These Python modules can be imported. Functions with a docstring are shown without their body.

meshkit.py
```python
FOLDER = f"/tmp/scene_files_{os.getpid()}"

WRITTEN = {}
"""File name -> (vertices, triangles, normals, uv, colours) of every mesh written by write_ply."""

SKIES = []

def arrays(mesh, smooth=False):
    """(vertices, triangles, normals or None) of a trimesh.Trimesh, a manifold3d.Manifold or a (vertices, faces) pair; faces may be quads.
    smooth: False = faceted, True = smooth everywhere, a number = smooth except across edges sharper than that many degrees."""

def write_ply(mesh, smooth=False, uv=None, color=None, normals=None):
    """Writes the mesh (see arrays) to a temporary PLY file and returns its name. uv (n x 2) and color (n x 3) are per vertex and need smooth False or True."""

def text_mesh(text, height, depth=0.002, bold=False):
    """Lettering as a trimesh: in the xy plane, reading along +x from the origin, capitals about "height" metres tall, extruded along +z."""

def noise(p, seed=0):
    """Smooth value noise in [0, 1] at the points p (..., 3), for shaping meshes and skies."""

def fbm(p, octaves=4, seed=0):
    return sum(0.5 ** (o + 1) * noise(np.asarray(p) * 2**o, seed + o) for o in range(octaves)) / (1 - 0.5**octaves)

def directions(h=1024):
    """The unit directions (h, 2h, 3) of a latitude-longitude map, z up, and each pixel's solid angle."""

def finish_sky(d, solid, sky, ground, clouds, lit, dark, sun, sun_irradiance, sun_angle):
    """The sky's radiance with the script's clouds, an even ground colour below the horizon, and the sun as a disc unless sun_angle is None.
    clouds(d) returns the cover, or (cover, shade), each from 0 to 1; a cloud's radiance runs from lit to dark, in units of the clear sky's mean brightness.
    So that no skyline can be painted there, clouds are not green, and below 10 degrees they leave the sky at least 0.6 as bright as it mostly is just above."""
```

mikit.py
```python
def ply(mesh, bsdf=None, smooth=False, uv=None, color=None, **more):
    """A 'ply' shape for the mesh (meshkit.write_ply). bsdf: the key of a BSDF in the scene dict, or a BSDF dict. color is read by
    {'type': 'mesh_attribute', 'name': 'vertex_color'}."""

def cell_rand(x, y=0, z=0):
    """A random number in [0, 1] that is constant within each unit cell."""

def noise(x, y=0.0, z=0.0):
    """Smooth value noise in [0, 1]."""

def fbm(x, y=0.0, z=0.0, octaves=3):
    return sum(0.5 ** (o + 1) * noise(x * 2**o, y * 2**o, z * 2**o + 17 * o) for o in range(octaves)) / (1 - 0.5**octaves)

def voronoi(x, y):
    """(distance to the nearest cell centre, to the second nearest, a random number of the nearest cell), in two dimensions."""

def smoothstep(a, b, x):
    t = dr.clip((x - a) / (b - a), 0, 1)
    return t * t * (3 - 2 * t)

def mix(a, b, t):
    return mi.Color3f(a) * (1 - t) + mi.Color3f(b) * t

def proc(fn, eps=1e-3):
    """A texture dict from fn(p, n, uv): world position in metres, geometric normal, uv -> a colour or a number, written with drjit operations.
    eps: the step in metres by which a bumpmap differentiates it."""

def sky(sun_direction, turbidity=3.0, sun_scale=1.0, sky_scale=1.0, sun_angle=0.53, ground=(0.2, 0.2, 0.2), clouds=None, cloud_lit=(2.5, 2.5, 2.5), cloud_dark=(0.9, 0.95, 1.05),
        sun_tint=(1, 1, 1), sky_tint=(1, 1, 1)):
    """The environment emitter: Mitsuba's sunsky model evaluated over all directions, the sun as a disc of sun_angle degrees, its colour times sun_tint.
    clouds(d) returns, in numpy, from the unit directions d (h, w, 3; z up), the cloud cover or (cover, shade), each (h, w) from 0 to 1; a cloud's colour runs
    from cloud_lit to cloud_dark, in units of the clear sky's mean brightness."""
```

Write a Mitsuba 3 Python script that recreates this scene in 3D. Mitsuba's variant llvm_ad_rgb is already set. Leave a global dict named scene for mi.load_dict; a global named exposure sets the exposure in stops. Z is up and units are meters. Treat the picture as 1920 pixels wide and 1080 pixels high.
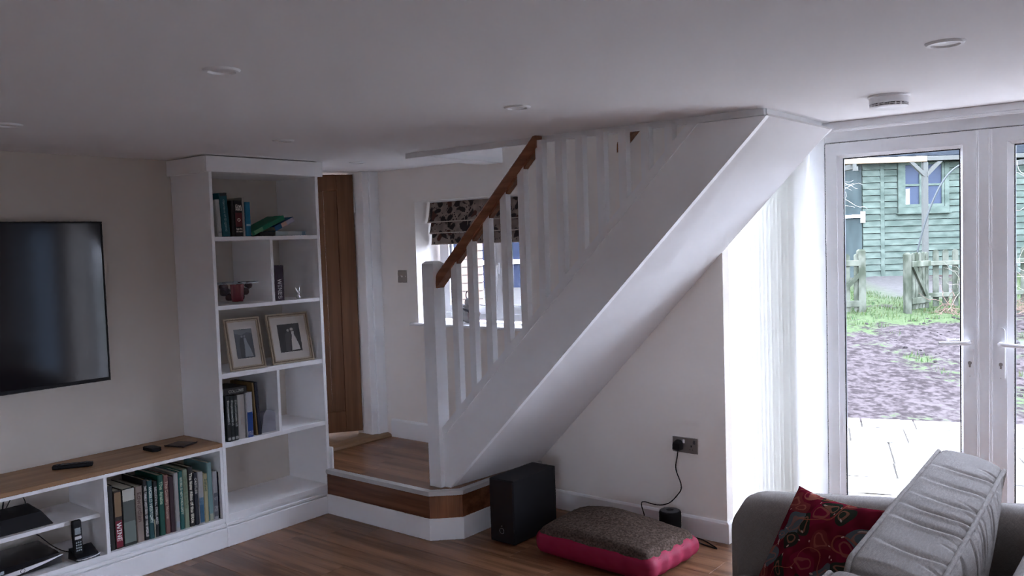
import math, random
import numpy as np, trimesh
import mitsuba as mi
import drjit as dr
import manifold3d as m3
import shapely.geometry as sg
import mikit, meshkit
from mikit import proc, noise, fbm, voronoi, smoothstep, mix, cell_rand

rng = np.random.default_rng(7)
T = mi.ScalarTransform4f
scene, labels = {}, {}

# ------------------------------------------------------------------ camera, sky, exposure
EYE = np.array([0.0, 0.0, 1.66])
RIGHT = np.array([0.7785218, 0.6267798, -0.0324186])
DOWN = np.array([0.0089795, -0.0627718, -0.9979875])
FWD = np.array([-0.6275534, 0.7766639, -0.0544974])
scene['camera'] = {'type': 'perspective', 'fov': math.degrees(2 * math.atan(960 / 1605.27)), 'fov_axis': 'x', 'near_clip': 0.05, 'far_clip': 500.0,
                   'to_world': T().look_at(origin=EYE.tolist(), target=(EYE + FWD).tolist(), up=(-DOWN).tolist())}


def overcast(d):
    n = meshkit.fbm(d * 2.2 + 5.0, 4, 3)
    return np.ones(d.shape[:2]), np.clip(0.2 + 0.5 * n, 0, 1)


scene['sky'] = mikit.sky((0.35, 0.45, 0.6), turbidity=4.0, sun_scale=0.0, sky_scale=1.0, clouds=overcast, cloud_lit=(1.27, 1.42, 1.80), cloud_dark=(0.92, 1.03, 1.32), ground=(0.2, 0.2, 0.19))
exposure = 7.1

# ------------------------------------------------------------------ helpers


def put(key, mesh, mat, smooth=False, label=None, cat=None, group=None, kind=None, color=None, uv=None):
    base, k = key, 0
    while key in scene:
        k += 1
        key = f'{base}_{k:03d}'
    if color is not None or uv is not None:
        v, f, _ = meshkit.arrays(mesh)
        mesh = trimesh.Trimesh(v, f, process=False)
        if color is not None and np.ndim(color) == 1:
            color = np.tile(color, (len(v), 1))
        if uv is not None and np.ndim(uv) == 1:
            uv = np.tile(uv, (len(v), 1))
        smooth = bool(smooth)
    scene[key] = mikit.ply(mesh, 'm_' + mat, smooth=smooth, uv=uv, color=color)
    if label or kind:
        tag(key, label, cat, group, kind)
    return key


def tag(key, label=None, cat=None, group=None, kind=None):
    d = labels.setdefault(key, {})
    for a, b in (('label', label), ('category', cat), ('group', group), ('kind', kind)):
        if b:
            d[a] = b


def numbered(base, used={}):
    used[base] = used.get(base, -1) + 1
    return base if used[base] == 0 else f'{base}_{used[base]:03d}'


def thing(base, label, cat, group=None):
    key = numbered(base)
    tag(key, label, cat, group)
    return key


def box(x0, x1, y0, y1, z0, z1, b=0.0):
    lo, hi = np.minimum([x0, y0, z0], [x1, y1, z1]), np.maximum([x0, y0, z0], [x1, y1, z1])
    if b <= 0:
        m = trimesh.creation.box(extents=hi - lo)
        m.apply_translation((lo + hi) / 2)
        return m
    b = min(b, (hi - lo).min() * 0.45)
    pts = []
    for k in range(3):
        l2, h2 = lo + b, hi - b
        l2[k], h2[k] = lo[k], hi[k]
        pts += [[(l2, h2)[i][0], (l2, h2)[j][1], (l2, h2)[n][2]] for i in (0, 1) for j in (0, 1) for n in (0, 1)]
    return trimesh.convex.convex_hull(np.array(pts))


def hull(pts):
    return trimesh.convex.convex_hull(np.array(pts, float))


def cat(*ms):
    return trimesh.util.concatenate([m for m in ms])


def prism(poly, axis, a, b):
    """poly of two coordinates extruded along axis from a to b: axis x: (y,z), y: (x,z), z: (x,y)."""
    p = poly if isinstance(poly, sg.Polygon) else sg.Polygon(poly)
    m = trimesh.creation.extrude_polygon(p, abs(b - a), engine='earcut')
    v = m.vertices.copy()
    lo = min(a, b)
    if axis == 'z':
        m.vertices = np.stack([v[:, 0], v[:, 1], v[:, 2] + lo], 1)
    elif axis == 'x':
        m.vertices = np.stack([v[:, 2] + lo, v[:, 0], v[:, 1]], 1)
    else:
        m.vertices = np.stack([v[:, 0], v[:, 2] + lo, v[:, 1]], 1)
        m.invert()
    return m


def tube(pts, r, n=8, caps=True):
    p = np.asarray(pts, float)
    t = np.gradient(p, axis=0)
    t /= np.linalg.norm(t, axis=1, keepdims=True) + 1e-12
    a = np.cross(t[0], [0, 0, 1.0] if abs(t[0][2]) < 0.9 else [1.0, 0, 0])
    A = []
    for k in range(len(p)):
        a = a - t[k] * (a @ t[k])
        a /= np.linalg.norm(a) + 1e-12
        A.append(a)
    A = np.array(A)
    B = np.cross(t, A)
    ang = np.arange(n) * 2 * np.pi / n
    rr = np.broadcast_to(r, (len(p),))[:, None, None]
    v = (p[:, None] + rr * (np.cos(ang)[None, :, None] * A[:, None] + np.sin(ang)[None, :, None] * B[:, None])).reshape(-1, 3)
    f = []
    for i in range(len(p) - 1):
        for j in range(n):
            q = (i * n + j, i * n + (j + 1) % n, (i + 1) * n + (j + 1) % n, (i + 1) * n + j)
            f += [(q[0], q[1], q[2]), (q[0], q[2], q[3])]
    if caps:
        for j in range(1, n - 1):
            f.append((0, j + 1, j))
            o = (len(p) - 1) * n
            f.append((o, o + j, o + j + 1))
    m = trimesh.Trimesh(v, f, process=False)
    return m


def spline(pts, n=40):
    from scipy.interpolate import CubicSpline
    p = np.asarray(pts, float)
    s = np.r_[0, np.cumsum(np.linalg.norm(np.diff(p, axis=0), axis=1))]
    return CubicSpline(s, p)(np.linspace(0, s[-1], n))


def lathe(profile, n=32, at=(0, 0, 0)):
    m = trimesh.creation.revolve(np.asarray(profile, float), sections=n)
    m.apply_translation(at)
    return m


def xf(mesh, t=(0, 0, 0), rx=0, ry=0, rz=0):
    m = mesh.copy()
    R = trimesh.transformations
    m.apply_transform(R.translation_matrix(t) @ R.rotation_matrix(rz, [0, 0, 1]) @ R.rotation_matrix(ry, [0, 1, 0]) @ R.rotation_matrix(rx, [1, 0, 0]))
    return m


def gridbox(sx, sy, sz, r, n):
    """a rounded box with its own number of cells per axis; returns mesh and unit coordinates."""
    V, F, o = [], [], 0
    for ax in range(3):
        i, j = [k for k in range(3) if k != ax]
        for sgn in (-1, 1):
            A, B = np.meshgrid(np.linspace(-1, 1, n[i] + 1), np.linspace(-1, 1, n[j] + 1), indexing='ij')
            v = np.zeros((A.size, 3))
            v[:, i], v[:, j], v[:, ax] = A.ravel(), B.ravel(), sgn
            m_ = n[j] + 1
            a, b = np.meshgrid(np.arange(n[i]), np.arange(n[j]), indexing='ij')
            q = (a * m_ + b).ravel()
            f = np.vstack([np.stack([q, q + m_, q + m_ + 1], 1), np.stack([q, q + m_ + 1, q + 1], 1)])
            if (sgn > 0) == (ax == 1):
                f = f[:, ::-1]
            V.append(v)
            F.append(f + o)
            o += len(v)
    m = trimesh.Trimesh(np.vstack(V), np.vstack(F), process=False)
    m.merge_vertices()
    u = m.vertices.copy()
    h = np.array([sx, sy, sz]) / 2
    p = u * h
    q = np.clip(p, -(h - r), h - r)
    d = p - q
    d /= np.linalg.norm(d, axis=1, keepdims=True) + 1e-12
    m.vertices = q + d * r
    return m, u


def softbox(sx, sy, sz, r, k=4, bulge=(0, 0, 0)):
    """a rounded, plump box centred on the origin."""
    m = trimesh.creation.box(extents=(2, 2, 2))
    for _ in range(k):
        m = m.subdivide()
    h = np.array([sx, sy, sz]) / 2
    p = m.vertices * h
    q = np.clip(p, -(h - r), h - r)
    d = p - q
    d /= np.linalg.norm(d, axis=1, keepdims=True) + 1e-12
    v = q + d * r
    u = m.vertices
    for a in range(3):
        o = [i for i in range(3) if i != a]
        v[:, a] += bulge[a] * u[:, a] * np.clip(1 - u[:, o[0]] ** 2, 0, 1) ** .6 * np.clip(1 - u[:, o[1]] ** 2, 0, 1) ** .6
    m = trimesh.Trimesh(v, m.faces, process=False)
    m.merge_vertices()
    return m, u


def man(m):
    return m3.Manifold(m3.Mesh(vert_properties=np.asarray(m.vertices, np.float32), tri_verts=np.asarray(m.faces, np.uint32)))


def cut(a, *bs):
    x = man(a)
    for b in bs:
        x = x - man(b)
    g = x.to_mesh()
    return trimesh.Trimesh(g.vert_properties[:, :3], g.tri_verts, process=False)


def text_on_spine(text, height, xs, yc, ztop, bold=False, depth=0.0006):
    """lettering on a +x facing spine, reading downwards."""
    m = meshkit.text_mesh(text, height, depth, bold)
    v = m.vertices.copy()
    m.vertices = np.stack([xs + v[:, 2], yc + v[:, 1] - height / 2, ztop - v[:, 0]], 1)
    return m


# ------------------------------------------------------------------ materials
def M(name, rgb, rough=0.5, spec=0.3, metal=0.0, **more):
    c = rgb if isinstance(rgb, dict) else {'type': 'rgb', 'value': list(rgb)}
    scene['m_' + name] = {'type': 'twosided', 'bsdf': {'type': 'principled', 'base_color': c, 'roughness': rough, 'specular': spec, 'metallic': metal, **more}}


def D(name, rgb):
    c = rgb if isinstance(rgb, dict) else {'type': 'rgb', 'value': list(rgb)}
    scene['m_' + name] = {'type': 'twosided', 'bsdf': {'type': 'diffuse', 'reflectance': c}}


VC = {'type': 'mesh_attribute', 'name': 'vertex_color'}
D('wall', (0.85, 0.805, 0.76))
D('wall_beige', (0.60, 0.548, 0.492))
D('ceiling', (0.86, 0.845, 0.845))
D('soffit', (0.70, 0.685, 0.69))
M('white', (0.82, 0.82, 0.83), 0.38, 0.35)
M('upvc', (0.84, 0.85, 0.87), 0.3, 0.4)
M('gasket', (0.02, 0.02, 0.025), 0.5)
M('black', (0.007, 0.007, 0.008), 0.5, 0.2)
M('black_gloss', (0.010, 0.010, 0.012), 0.08, 0.5)
M('black_cloth', (0.010, 0.010, 0.010), 0.9, 0.1)
M('dark_grey', (0.05, 0.05, 0.055), 0.5)
M('silver', (0.72, 0.72, 0.73), 0.3, 0.5, 0.9)
M('pewter', (0.30, 0.28, 0.27), 0.35, 0.5, 0.85)
M('nosing', (0.50, 0.49, 0.48), 0.35, 0.5, 0.35)
M('lcd', (0.30, 0.34, 0.36), 0.3)
M('white_print', (0.75, 0.75, 0.72), 0.6)
M('colour', VC, 0.45, 0.3)
D('matte_colour', VC)
M('lens', (0.75, 0.75, 0.76), 0.25, 0.5)
M('paper', (0.68, 0.64, 0.55), 0.8, 0.1)
scene['m_glass'] = {'type': 'thindielectric', 'int_ior': 1.5}
scene['m_bowl_glass'] = {'type': 'thindielectric', 'int_ior': 1.5}
scene['m_slat'] = {'type': 'principledthin', 'base_color': {'type': 'rgb', 'value': [0.94, 0.94, 0.92]}, 'roughness': 0.6, 'diff_trans': 1.12, 'spec_trans': 0.0}
scene['m_roller'] = {'type': 'principledthin', 'base_color': {'type': 'rgb', 'value': [0.20, 0.25, 0.31]}, 'roughness': 0.6, 'diff_trans': 0.7, 'spec_trans': 0.0}
scene['m_leaf'] = {'type': 'principledthin', 'base_color': VC, 'roughness': 0.6, 'diff_trans': 0.7, 'spec_trans': 0.0}
scene['m_plastic_sheet'] = {'type': 'principledthin', 'base_color': {'type': 'rgb', 'value': [0.7, 0.7, 0.78]}, 'roughness': 0.2, 'diff_trans': 0.9, 'spec_trans': 0.35}


def wood_x(dark, light, along, scale=1.0):
    """grain along one axis; uv = (tone, seed) of the piece."""
    def fn(p, n, uv):
        a, b, c = (p.x, p.y, p.z) if along == 'x' else ((p.y, p.x, p.z) if along == 'y' else (p.z, p.x, p.y))
        s = uv.y * 37.0
        g = fbm(a * 1.6 * scale + s, b * 26 * scale + s, c * 26 * scale, 4)
        fine = noise(a * 9 * scale + s, b * 240 * scale, c * 240 * scale)
        t = smoothstep(0.25, 0.75, g) * 0.75 + fine * 0.25
        col = mix(dark, light, t)
        return col * (0.62 + 0.76 * uv.x)
    return proc(fn)


M('floor_wood', wood_x((0.100, 0.044, 0.022), (0.215, 0.105, 0.054), 'x'), 0.34, 0.4)
M('riser_wood', wood_x((0.085, 0.030, 0.014), (0.20, 0.082, 0.038), 'x'), 0.3, 0.4)
M('riser_wood_upright', wood_x((0.10, 0.036, 0.016), (0.30, 0.12, 0.052), 'z'), 0.3, 0.4)
M('oak', wood_x((0.26, 0.145, 0.072), (0.36, 0.210, 0.110), 'y', 1.2), 0.45, 0.3)
M('oak_door', wood_x((0.135, 0.060, 0.028), (0.205, 0.098, 0.048), 'z', 1.2), 0.45, 0.3)
M('oak_rail', wood_x((0.17, 0.062, 0.028), (0.30, 0.125, 0.060), 'x', 1.5), 0.3, 0.4)


def fabric(p, n, uv):
    w = fbm(p.x * 300, p.y * 300, p.z * 300, 2)
    s = noise((p.x + p.z) * 700, p.y * 90, p.z * 90) * noise(p.x * 90, p.y * 90 + 7, (p.z - p.x) * 700)
    return mix((0.175, 0.157, 0.143), (0.315, 0.288, 0.265), 0.45 * w + 0.9 * s)


scene['m_sofa'] = {'type': 'twosided', 'bsdf': {'type': 'principled', 'base_color': proc(fabric), 'roughness': 0.85, 'specular': 0.15, 'sheen': 0.3}}


def fleece(p, n, uv):
    w = fbm(p.x * 120, p.y * 120, p.z * 120, 3)
    return mix((0.045, 0.032, 0.026), (0.115, 0.085, 0.070), smoothstep(0.2, 0.9, w))


D('fleece', proc(fleece))
M('crimson', (0.22, 0.010, 0.036), 0.6, 0.3)


def floral_red(p, n, uv):
    """print of the cushion, in the cushion's own coordinates (uv in metres)."""
    x, y = uv.x * 12, uv.y * 12
    wx, wy = x + 0.7 * noise(x * 1.7, y * 1.7, 3), y + 0.7 * noise(x * 1.7, y * 1.7, 9)
    d1, d2, c = voronoi(wx, wy)
    col = mix((0.085, 0.007, 0.016), (0.155, 0.013, 0.028), noise(x * 3, y * 3))
    leaf = smoothstep(0.50, 0.46, d1)
    kinds = [((0.025, 0.032, 0.024), 0.0, 0.30), ((0.085, 0.11, 0.12), 0.30, 0.46), ((0.16, 0.010, 0.032), 0.46, 0.74), ((0.36, 0.31, 0.22), 0.76, 0.84), ((0.15, 0.03, 0.03), 0.84, 1.01)]
    for k, lo, hi in kinds:
        on = leaf * dr.select((c >= lo) & (c < hi), 1.0, 0.0)
        col = mix(col, k, on)
    vein = smoothstep(0.06, 0.03, dr.abs(d1 - 0.22)) * leaf
    col = mix(col, (0.30, 0.12, 0.08), 0.6 * vein)
    st_ = dr.abs(noise(x * .9 + 3, y * .9, 4.0) - .5)
    col = mix(col, (0.26, 0.085, 0.05), smoothstep(.022, .012, st_) * .8)
    q1, q2, qc = voronoi(wx * 2.4 + 5, wy * 2.4)
    dots = smoothstep(0.16, 0.12, q1) * dr.select(qc > 0.72, 1.0, 0.0)
    col = mix(col, (0.55, 0.42, 0.38), dots * 0.8)
    return col


D('red_floral', proc(floral_red))


def floral_blind(p, n, uv):
    x, y = p.x * 16, p.z * 16
    wx, wy = x + 0.8 * noise(x * 1.3, y * 1.3, 1), y + 0.8 * noise(x * 1.3, y * 1.3, 6)
    d1, d2, c = voronoi(wx, wy)
    col = mix((0.20, 0.155, 0.135), (0.33, 0.265, 0.23), noise(x * 2, y * 2))
    blob = smoothstep(0.46, 0.34, d1 + .10 * (noise(x * 6, y * 6, 2.0) - .5))
    col = mix(col, (0.040, 0.035, 0.035), blob * dr.select(c < 0.45, 1.0, 0.0))
    col = mix(col, (0.10, 0.045, 0.035), blob * dr.select((c >= 0.45) & (c < 0.75), 1.0, 0.0))
    q1, q2, qc = voronoi(wx * 2.7 + 3, wy * 2.7)
    col = mix(col, (0.045, 0.03, 0.03), smoothstep(0.30, 0.18, q1) * dr.select(qc > 0.55, 1.0, 0.0))
    return col


D('hem', (.40, .34, .30))
D('blind_floral', proc(floral_blind))


def ground_fn(p, n, uv):
    g = uv.x                       # how grassy
    f = fbm(p.x * 1.3, p.y * 1.3, 2.0, 4)
    fine = fbm(p.x * 14, p.y * 14, 0.5, 3)
    mud = mix((0.024, 0.020, 0.020), (0.062, 0.052, 0.052), smoothstep(0.3, 0.7, fine))
    grass = mix((0.032, 0.048, 0.022), (0.066, 0.085, 0.044), fbm(p.x * 25, p.y * 25, 3.0, 2))
    path = mix((0.050, 0.047, 0.044), (0.080, 0.077, 0.073), fine)
    col = mix(mud, grass, smoothstep(0.44, 0.58, g + 0.5 * (f - 0.5) + 0.4 * (fine - 0.5)))
    return mix(col, path, uv.y)


D('joint', (.085, .08, .07))
D('ground', proc(ground_fn))


def stone_fn(p, n, uv):
    f = fbm(p.x * 3.5, p.y * 7, 1.0, 4)
    col = mix((0.062, 0.056, 0.044), (0.34, 0.325, 0.29), smoothstep(0.25, 0.6, f))
    return col * (0.75 + 0.4 * uv.x)


M('stone', proc(stone_fn), 0.5, 0.4)


def weathered(p, n, uv):
    f = fbm(p.x * 5, p.y * 5, p.z * 9, 3)
    col = mix((0.045, 0.060, 0.049), (0.078, 0.098, 0.081), smoothstep(0.25, 0.8, f))
    return col * (0.75 + 0.5 * uv.x)


D('shed_green', proc(weathered))
D('picket', proc(lambda p, n, uv: mix((0.036, 0.043, 0.030), (0.098, 0.105, 0.083), smoothstep(0.25, 0.8, fbm(p.x * 9, p.y * 9, p.z * 5, 3))) * (0.7 + 0.6 * uv.x)))
D('old_door', proc(lambda p, n, uv: mix((0.018, 0.024, 0.024), (0.055, 0.072, 0.070), fbm(p.x * 6, p.y * 6, p.z * 1.5, 3))))
D('new_timber', (0.21, 0.165, 0.115))
D('grey_timber', (0.075, 0.078, 0.07))
D('felt', proc(lambda p, n, uv: mix((0.008, 0.010, 0.012), (0.022, 0.026, 0.030), fbm(p.x * 14, p.y * 14, p.z * 14, 3))))

# ------------------------------------------------------------------ the setting
CE = 2.188                         # ceiling
XL, YB = -4.64, 4.223              # left wall, back wall
XR, YF = 2.6, -2.4                 # right wall, wall behind the camera
STEP = 0.276


def structure(key, mesh, mat, label, category, **k):
    put(key, mesh, mat, label=label, cat=category, kind='structure', **k)


# floor: base slab and planks
structure('floor', cat(box(XL - 0.16, XR + .2, YF - .2, 1.5, -0.2, 0.0), box(XL - .16, XR + .2, 1.5, 4.62, -0.2, -0.006)), 'floor_wood',
          'warm brown wood plank floor of the living room', 'floor', uv=(0.5, 0.3))
W, L = 0.19, 1.22
row = 0
y = 1.5
while y < 4.5:
    x = XL - rng.uniform(0, L)
    y1 = min(y + W, 4.62)
    while x < XR:
        x0, x1 = max(x, XL), min(x + L, XR)
        if x1 - x0 > 0.02:
            put('floor__plank', box(x0 + .0006, x1 - .0006, y + .0006, y1 - .0006, -0.006, 0.0, 0.0012), 'floor_wood', uv=(0.5 + rng.uniform(-.22, .22), rng.uniform()))
        x += L
    y += W
    row += 1

# walls
window_hole = box(-4.26, -3.33, 4.0, 4.9, 1.107, 1.955)
structure('wall_back', cut(box(-4.9, -1.977, YB, 4.56, -.2, 4.7), window_hole), 'wall', 'cream plastered wall under and behind the stairs', 'wall')
structure('wall_back_right', cat(cut(box(0.45, XR + .2, YB, 4.56, -.2, 2.7), box(.80, 1.95, 4.0, 5.0, .25, 2.08)), box(-1.977, 0.45, 4.44, 4.56, 2.18, 2.7)), 'wall', 'cream wall right of and above the french doors', 'wall')
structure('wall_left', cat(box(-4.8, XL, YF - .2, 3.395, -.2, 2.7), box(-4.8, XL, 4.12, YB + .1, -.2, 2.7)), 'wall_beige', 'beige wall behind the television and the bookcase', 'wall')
right_hole = box(XR - .2, XR + .5, 0.4, 1.2, 0.6, 1.6)
structure('wall_right', cut(box(XR, XR + .2, YF - .2, 4.56, -.2, 2.7), right_hole), 'wall', 'wall on the right side of the room', 'wall')
front_hole = box(0.1, 1.4, YF - .5, YF + .2, .7, 1.65)
structure('wall_front', cut(box(-4.9, XR + .2, YF - .2, YF, -.2, 2.7), front_hole), 'wall', 'wall behind the viewer', 'wall')
# hall beyond the oak door
structure('wall_hall', cat(box(-6.3, -6.2, 2.6, 5.0, 0, 2.6), box(-6.3, -4.8, 2.5, 2.6, 0, 2.6), box(-6.3, -4.8, 5.0, 5.1, 0, 2.6)), 'wall', 'wall of the hall beyond the oak door', 'wall')
structure('floor_hall', box(-6.3, -4.70, 2.6, 5.0, 0, .30), 'oak', 'oak floor of the hall beyond the oak door', 'floor', uv=(.1, .2))
# ceiling with the stair opening
hole = box(-3.455, -1.45, 3.55, YB, 2.0, 3.0)
structure('ceiling', cat(cut(box(-4.9, XR + .2, YF - .2, YB, CE, 2.45), hole), box(-1.977, .45, YB, 4.56, CE, 2.45), box(-6.3, -4.8, 2.6, 5.0, CE, 2.45)), 'ceiling', 'smooth white ceiling with recessed downlights', 'ceiling')
structure('trim_1', cat(box(-3.614, -1.45, 3.524, 3.55, 2.158, 2.19, .002), box(-3.614, -3.455, 3.55, YB, 2.158, 2.19), box(-1.462, -1.445, 3.55, YB, 2.158, 2.2)), 'white', 'white casing board around the stair opening in the ceiling', 'trim')
# upstairs shell
up_hole = box(-0.7, 0.3, 3.45, 4.0, 3.5, 4.4)
structure('wall_upstairs', cat(cut(box(-0.40, -0.30, 1.0, YB, 2.45, 4.7), up_hole), box(-1.977, -.3, YB, 4.56, 2.45, 4.7)), 'wall', 'upstairs wall with a window at the top of the stairs', 'wall')
structure('wall_upstairs_left', cat(box(-4.9, -4.8, 1.0, YB, 2.45, 4.7), box(-4.9, -.3, .9, 1.0, 2.45, 4.7)), 'wall', 'walls of the upper landing', 'wall')
structure('ceiling_upstairs', box(-4.9, -.3, .9, 4.56, 4.7, 4.8), 'ceiling', 'ceiling of the upper landing', 'ceiling')


def skirting(key, mesh, label):
    structure(key, mesh, 'white', label, 'baseboard')


def skirt_profile(h=.118, t=.016):
    return [(0, 0), (t, 0), (t, h - .012), (t * .55, h), (0, h)]


sk = prism([(YB - a, b) for a, b in skirt_profile()], 'x', -3.216, -1.977)
sk2 = prism([(-1.977 + a, b) for a, b in skirt_profile()], 'y', YB - .016, 4.47)
skirting('baseboard_back', cat(sk, sk2), 'white skirting board along the wall under the stairs')
skirting('baseboard_landing', cat(prism([(YB - a, STEP + b) for a, b in skirt_profile(.13)], 'x', -4.565, -3.3)), 'white skirting board on the raised landing below the window')
skirting('baseboard_landing_left', box(-4.44, -4.225, 3.386, 3.40, STEP, STEP + .135, .002), 'short white skirting piece on the landing at the bookcase end')

# landing step
step = thing('landing_step', 'raised wooden landing step with white base and chamfered corner', 'step')
outline = [(-4.246, 3.349), (-3.353, 3.349), (-3.216, 3.482), (-3.216, YB), (XL, YB), (XL, 3.388), (-4.246, 3.388)]
inner = sg.Polygon(outline).buffer(-.012, join_style=2)
put(step + '__core', prism(sg.Polygon([(-4.246, 3.361), (-3.358, 3.361), (-3.228, 3.487), (-3.228, YB), (XL, YB), (XL, 3.388), (-4.246, 3.388)]), 'z', 0, STEP - .007), 'riser_wood', uv=(.4, .4))


def offs(o):  # outer line of the step, moved outward by o
    return [(-4.246, 3.361 - o), (-3.358 + .41 * o, 3.361 - o), (-3.228 + o, 3.487 - .41 * o), (-3.228 + o, YB - .002)]


def strip(o0, o1, z0, z1, i):
    a, b = offs(o0), offs(o1)
    return prism([a[i], b[i], b[i + 1], a[i + 1]], 'z', z0, z1)


for i in range(3):
    put(step + '__base_board', strip(0, .012, 0, .122, i), 'white')
for i in range(3):
    put(step + '__riser', strip(0, .004, .122, .250, i), 'riser_wood_upright' if i == 1 else 'riser_wood', uv=(.55 if i == 1 else .42, .3 + .2 * i))
for i in range(3):
    put(step + '__nosing', strip(-.028, .014, .252, STEP + .001, i), 'nosing', label='grey metal edge strip' if i == 0 else None)
top = sg.Polygon([(-4.246, 3.389), (-3.37, 3.389), (-3.256, 3.499), (-3.256, YB - .002), (XL + .002, YB - .002), (XL + .002, 3.390)])
y = 3.389
while y < YB:
    x = XL - rng.uniform(0, 1.0)
    while x < -3.2:
        piece = top.intersection(sg.box(x + .0006, y + .0006, x + L - .0006, min(y + W, YB) - .0006))
        for g in getattr(piece, 'geoms', [piece]):
            if g.area > 1e-3:
                put(step + '__plank', prism(g, 'z', STEP - .007, STEP), 'floor_wood', uv=(0.62 + rng.uniform(-.2, .2), rng.uniform()))
        x += L
    y += W
# threshold at the oak door
thr = prism([(-4.78, .30), (-4.60, .304), (-4.572, .298), (-4.560, STEP + .008), (-4.562, STEP), (-4.78, STEP)], 'y', 3.402, 4.205)
put('door_threshold', thr, 'oak', label='oak threshold board with rounded nose at the foot of the oak door', cat='threshold', uv=(.12, .6))

# oak door, its lining and architrave
structure('trim_2', cat(box(-4.655, -4.622, 4.075, 4.135, STEP + .03, CE - .001, .003), box(-4.66, -4.612, 4.13, YB - .001, STEP, CE - .001, .004), box(-4.8, -4.655, 4.098, 4.12, .3, CE - .001)), 'white',
          'white architrave and lining beside the oak door', 'trim')
dk = 'door_1'
tag(dk, 'oak panelled door standing ajar beside the tall bookcase', 'door', kind='structure')
A = math.radians(34)
hx, hy = -4.745, 4.092             # hinge


def door_pt(m):                    # local: s from hinge to free edge along +x, thickness along y, z
    return xf(m, (hx, hy, 0), rz=-math.pi / 2 - A)


DW, z0, z1 = 0.70, .327, 2.172
for a, b, c, d in ((0, .115, z0, z1), (DW - .115, DW, z0, z1)):
    put(dk + '__stile', door_pt(box(a, b, -.018, .018, c, d, .0012)), 'oak_door', uv=(.5 + rng.uniform(-.06, .06), rng.uniform()))
put(dk + '__rail', door_pt(box(.115, DW - .115, -.018, .018, z1 - .115, z1, .003)), 'oak_door', uv=(.45, .9))
put(dk + '__rail', door_pt(box(.115, DW - .115, -.018, .018, z0, z0 + .15, .003)), 'oak_door', uv=(.5, .1))
nb = 5
for k in range(nb):
    a = .115 + k * (DW - .23) / nb
    put(dk + '__board', door_pt(box(a + .0008, a + (DW - .23) / nb - .0008, -.011, .011, z0 + .15, z1 - .115, .0025)), 'oak_door', uv=(.52 + rng.uniform(-.08, .08), rng.uniform()))
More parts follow.
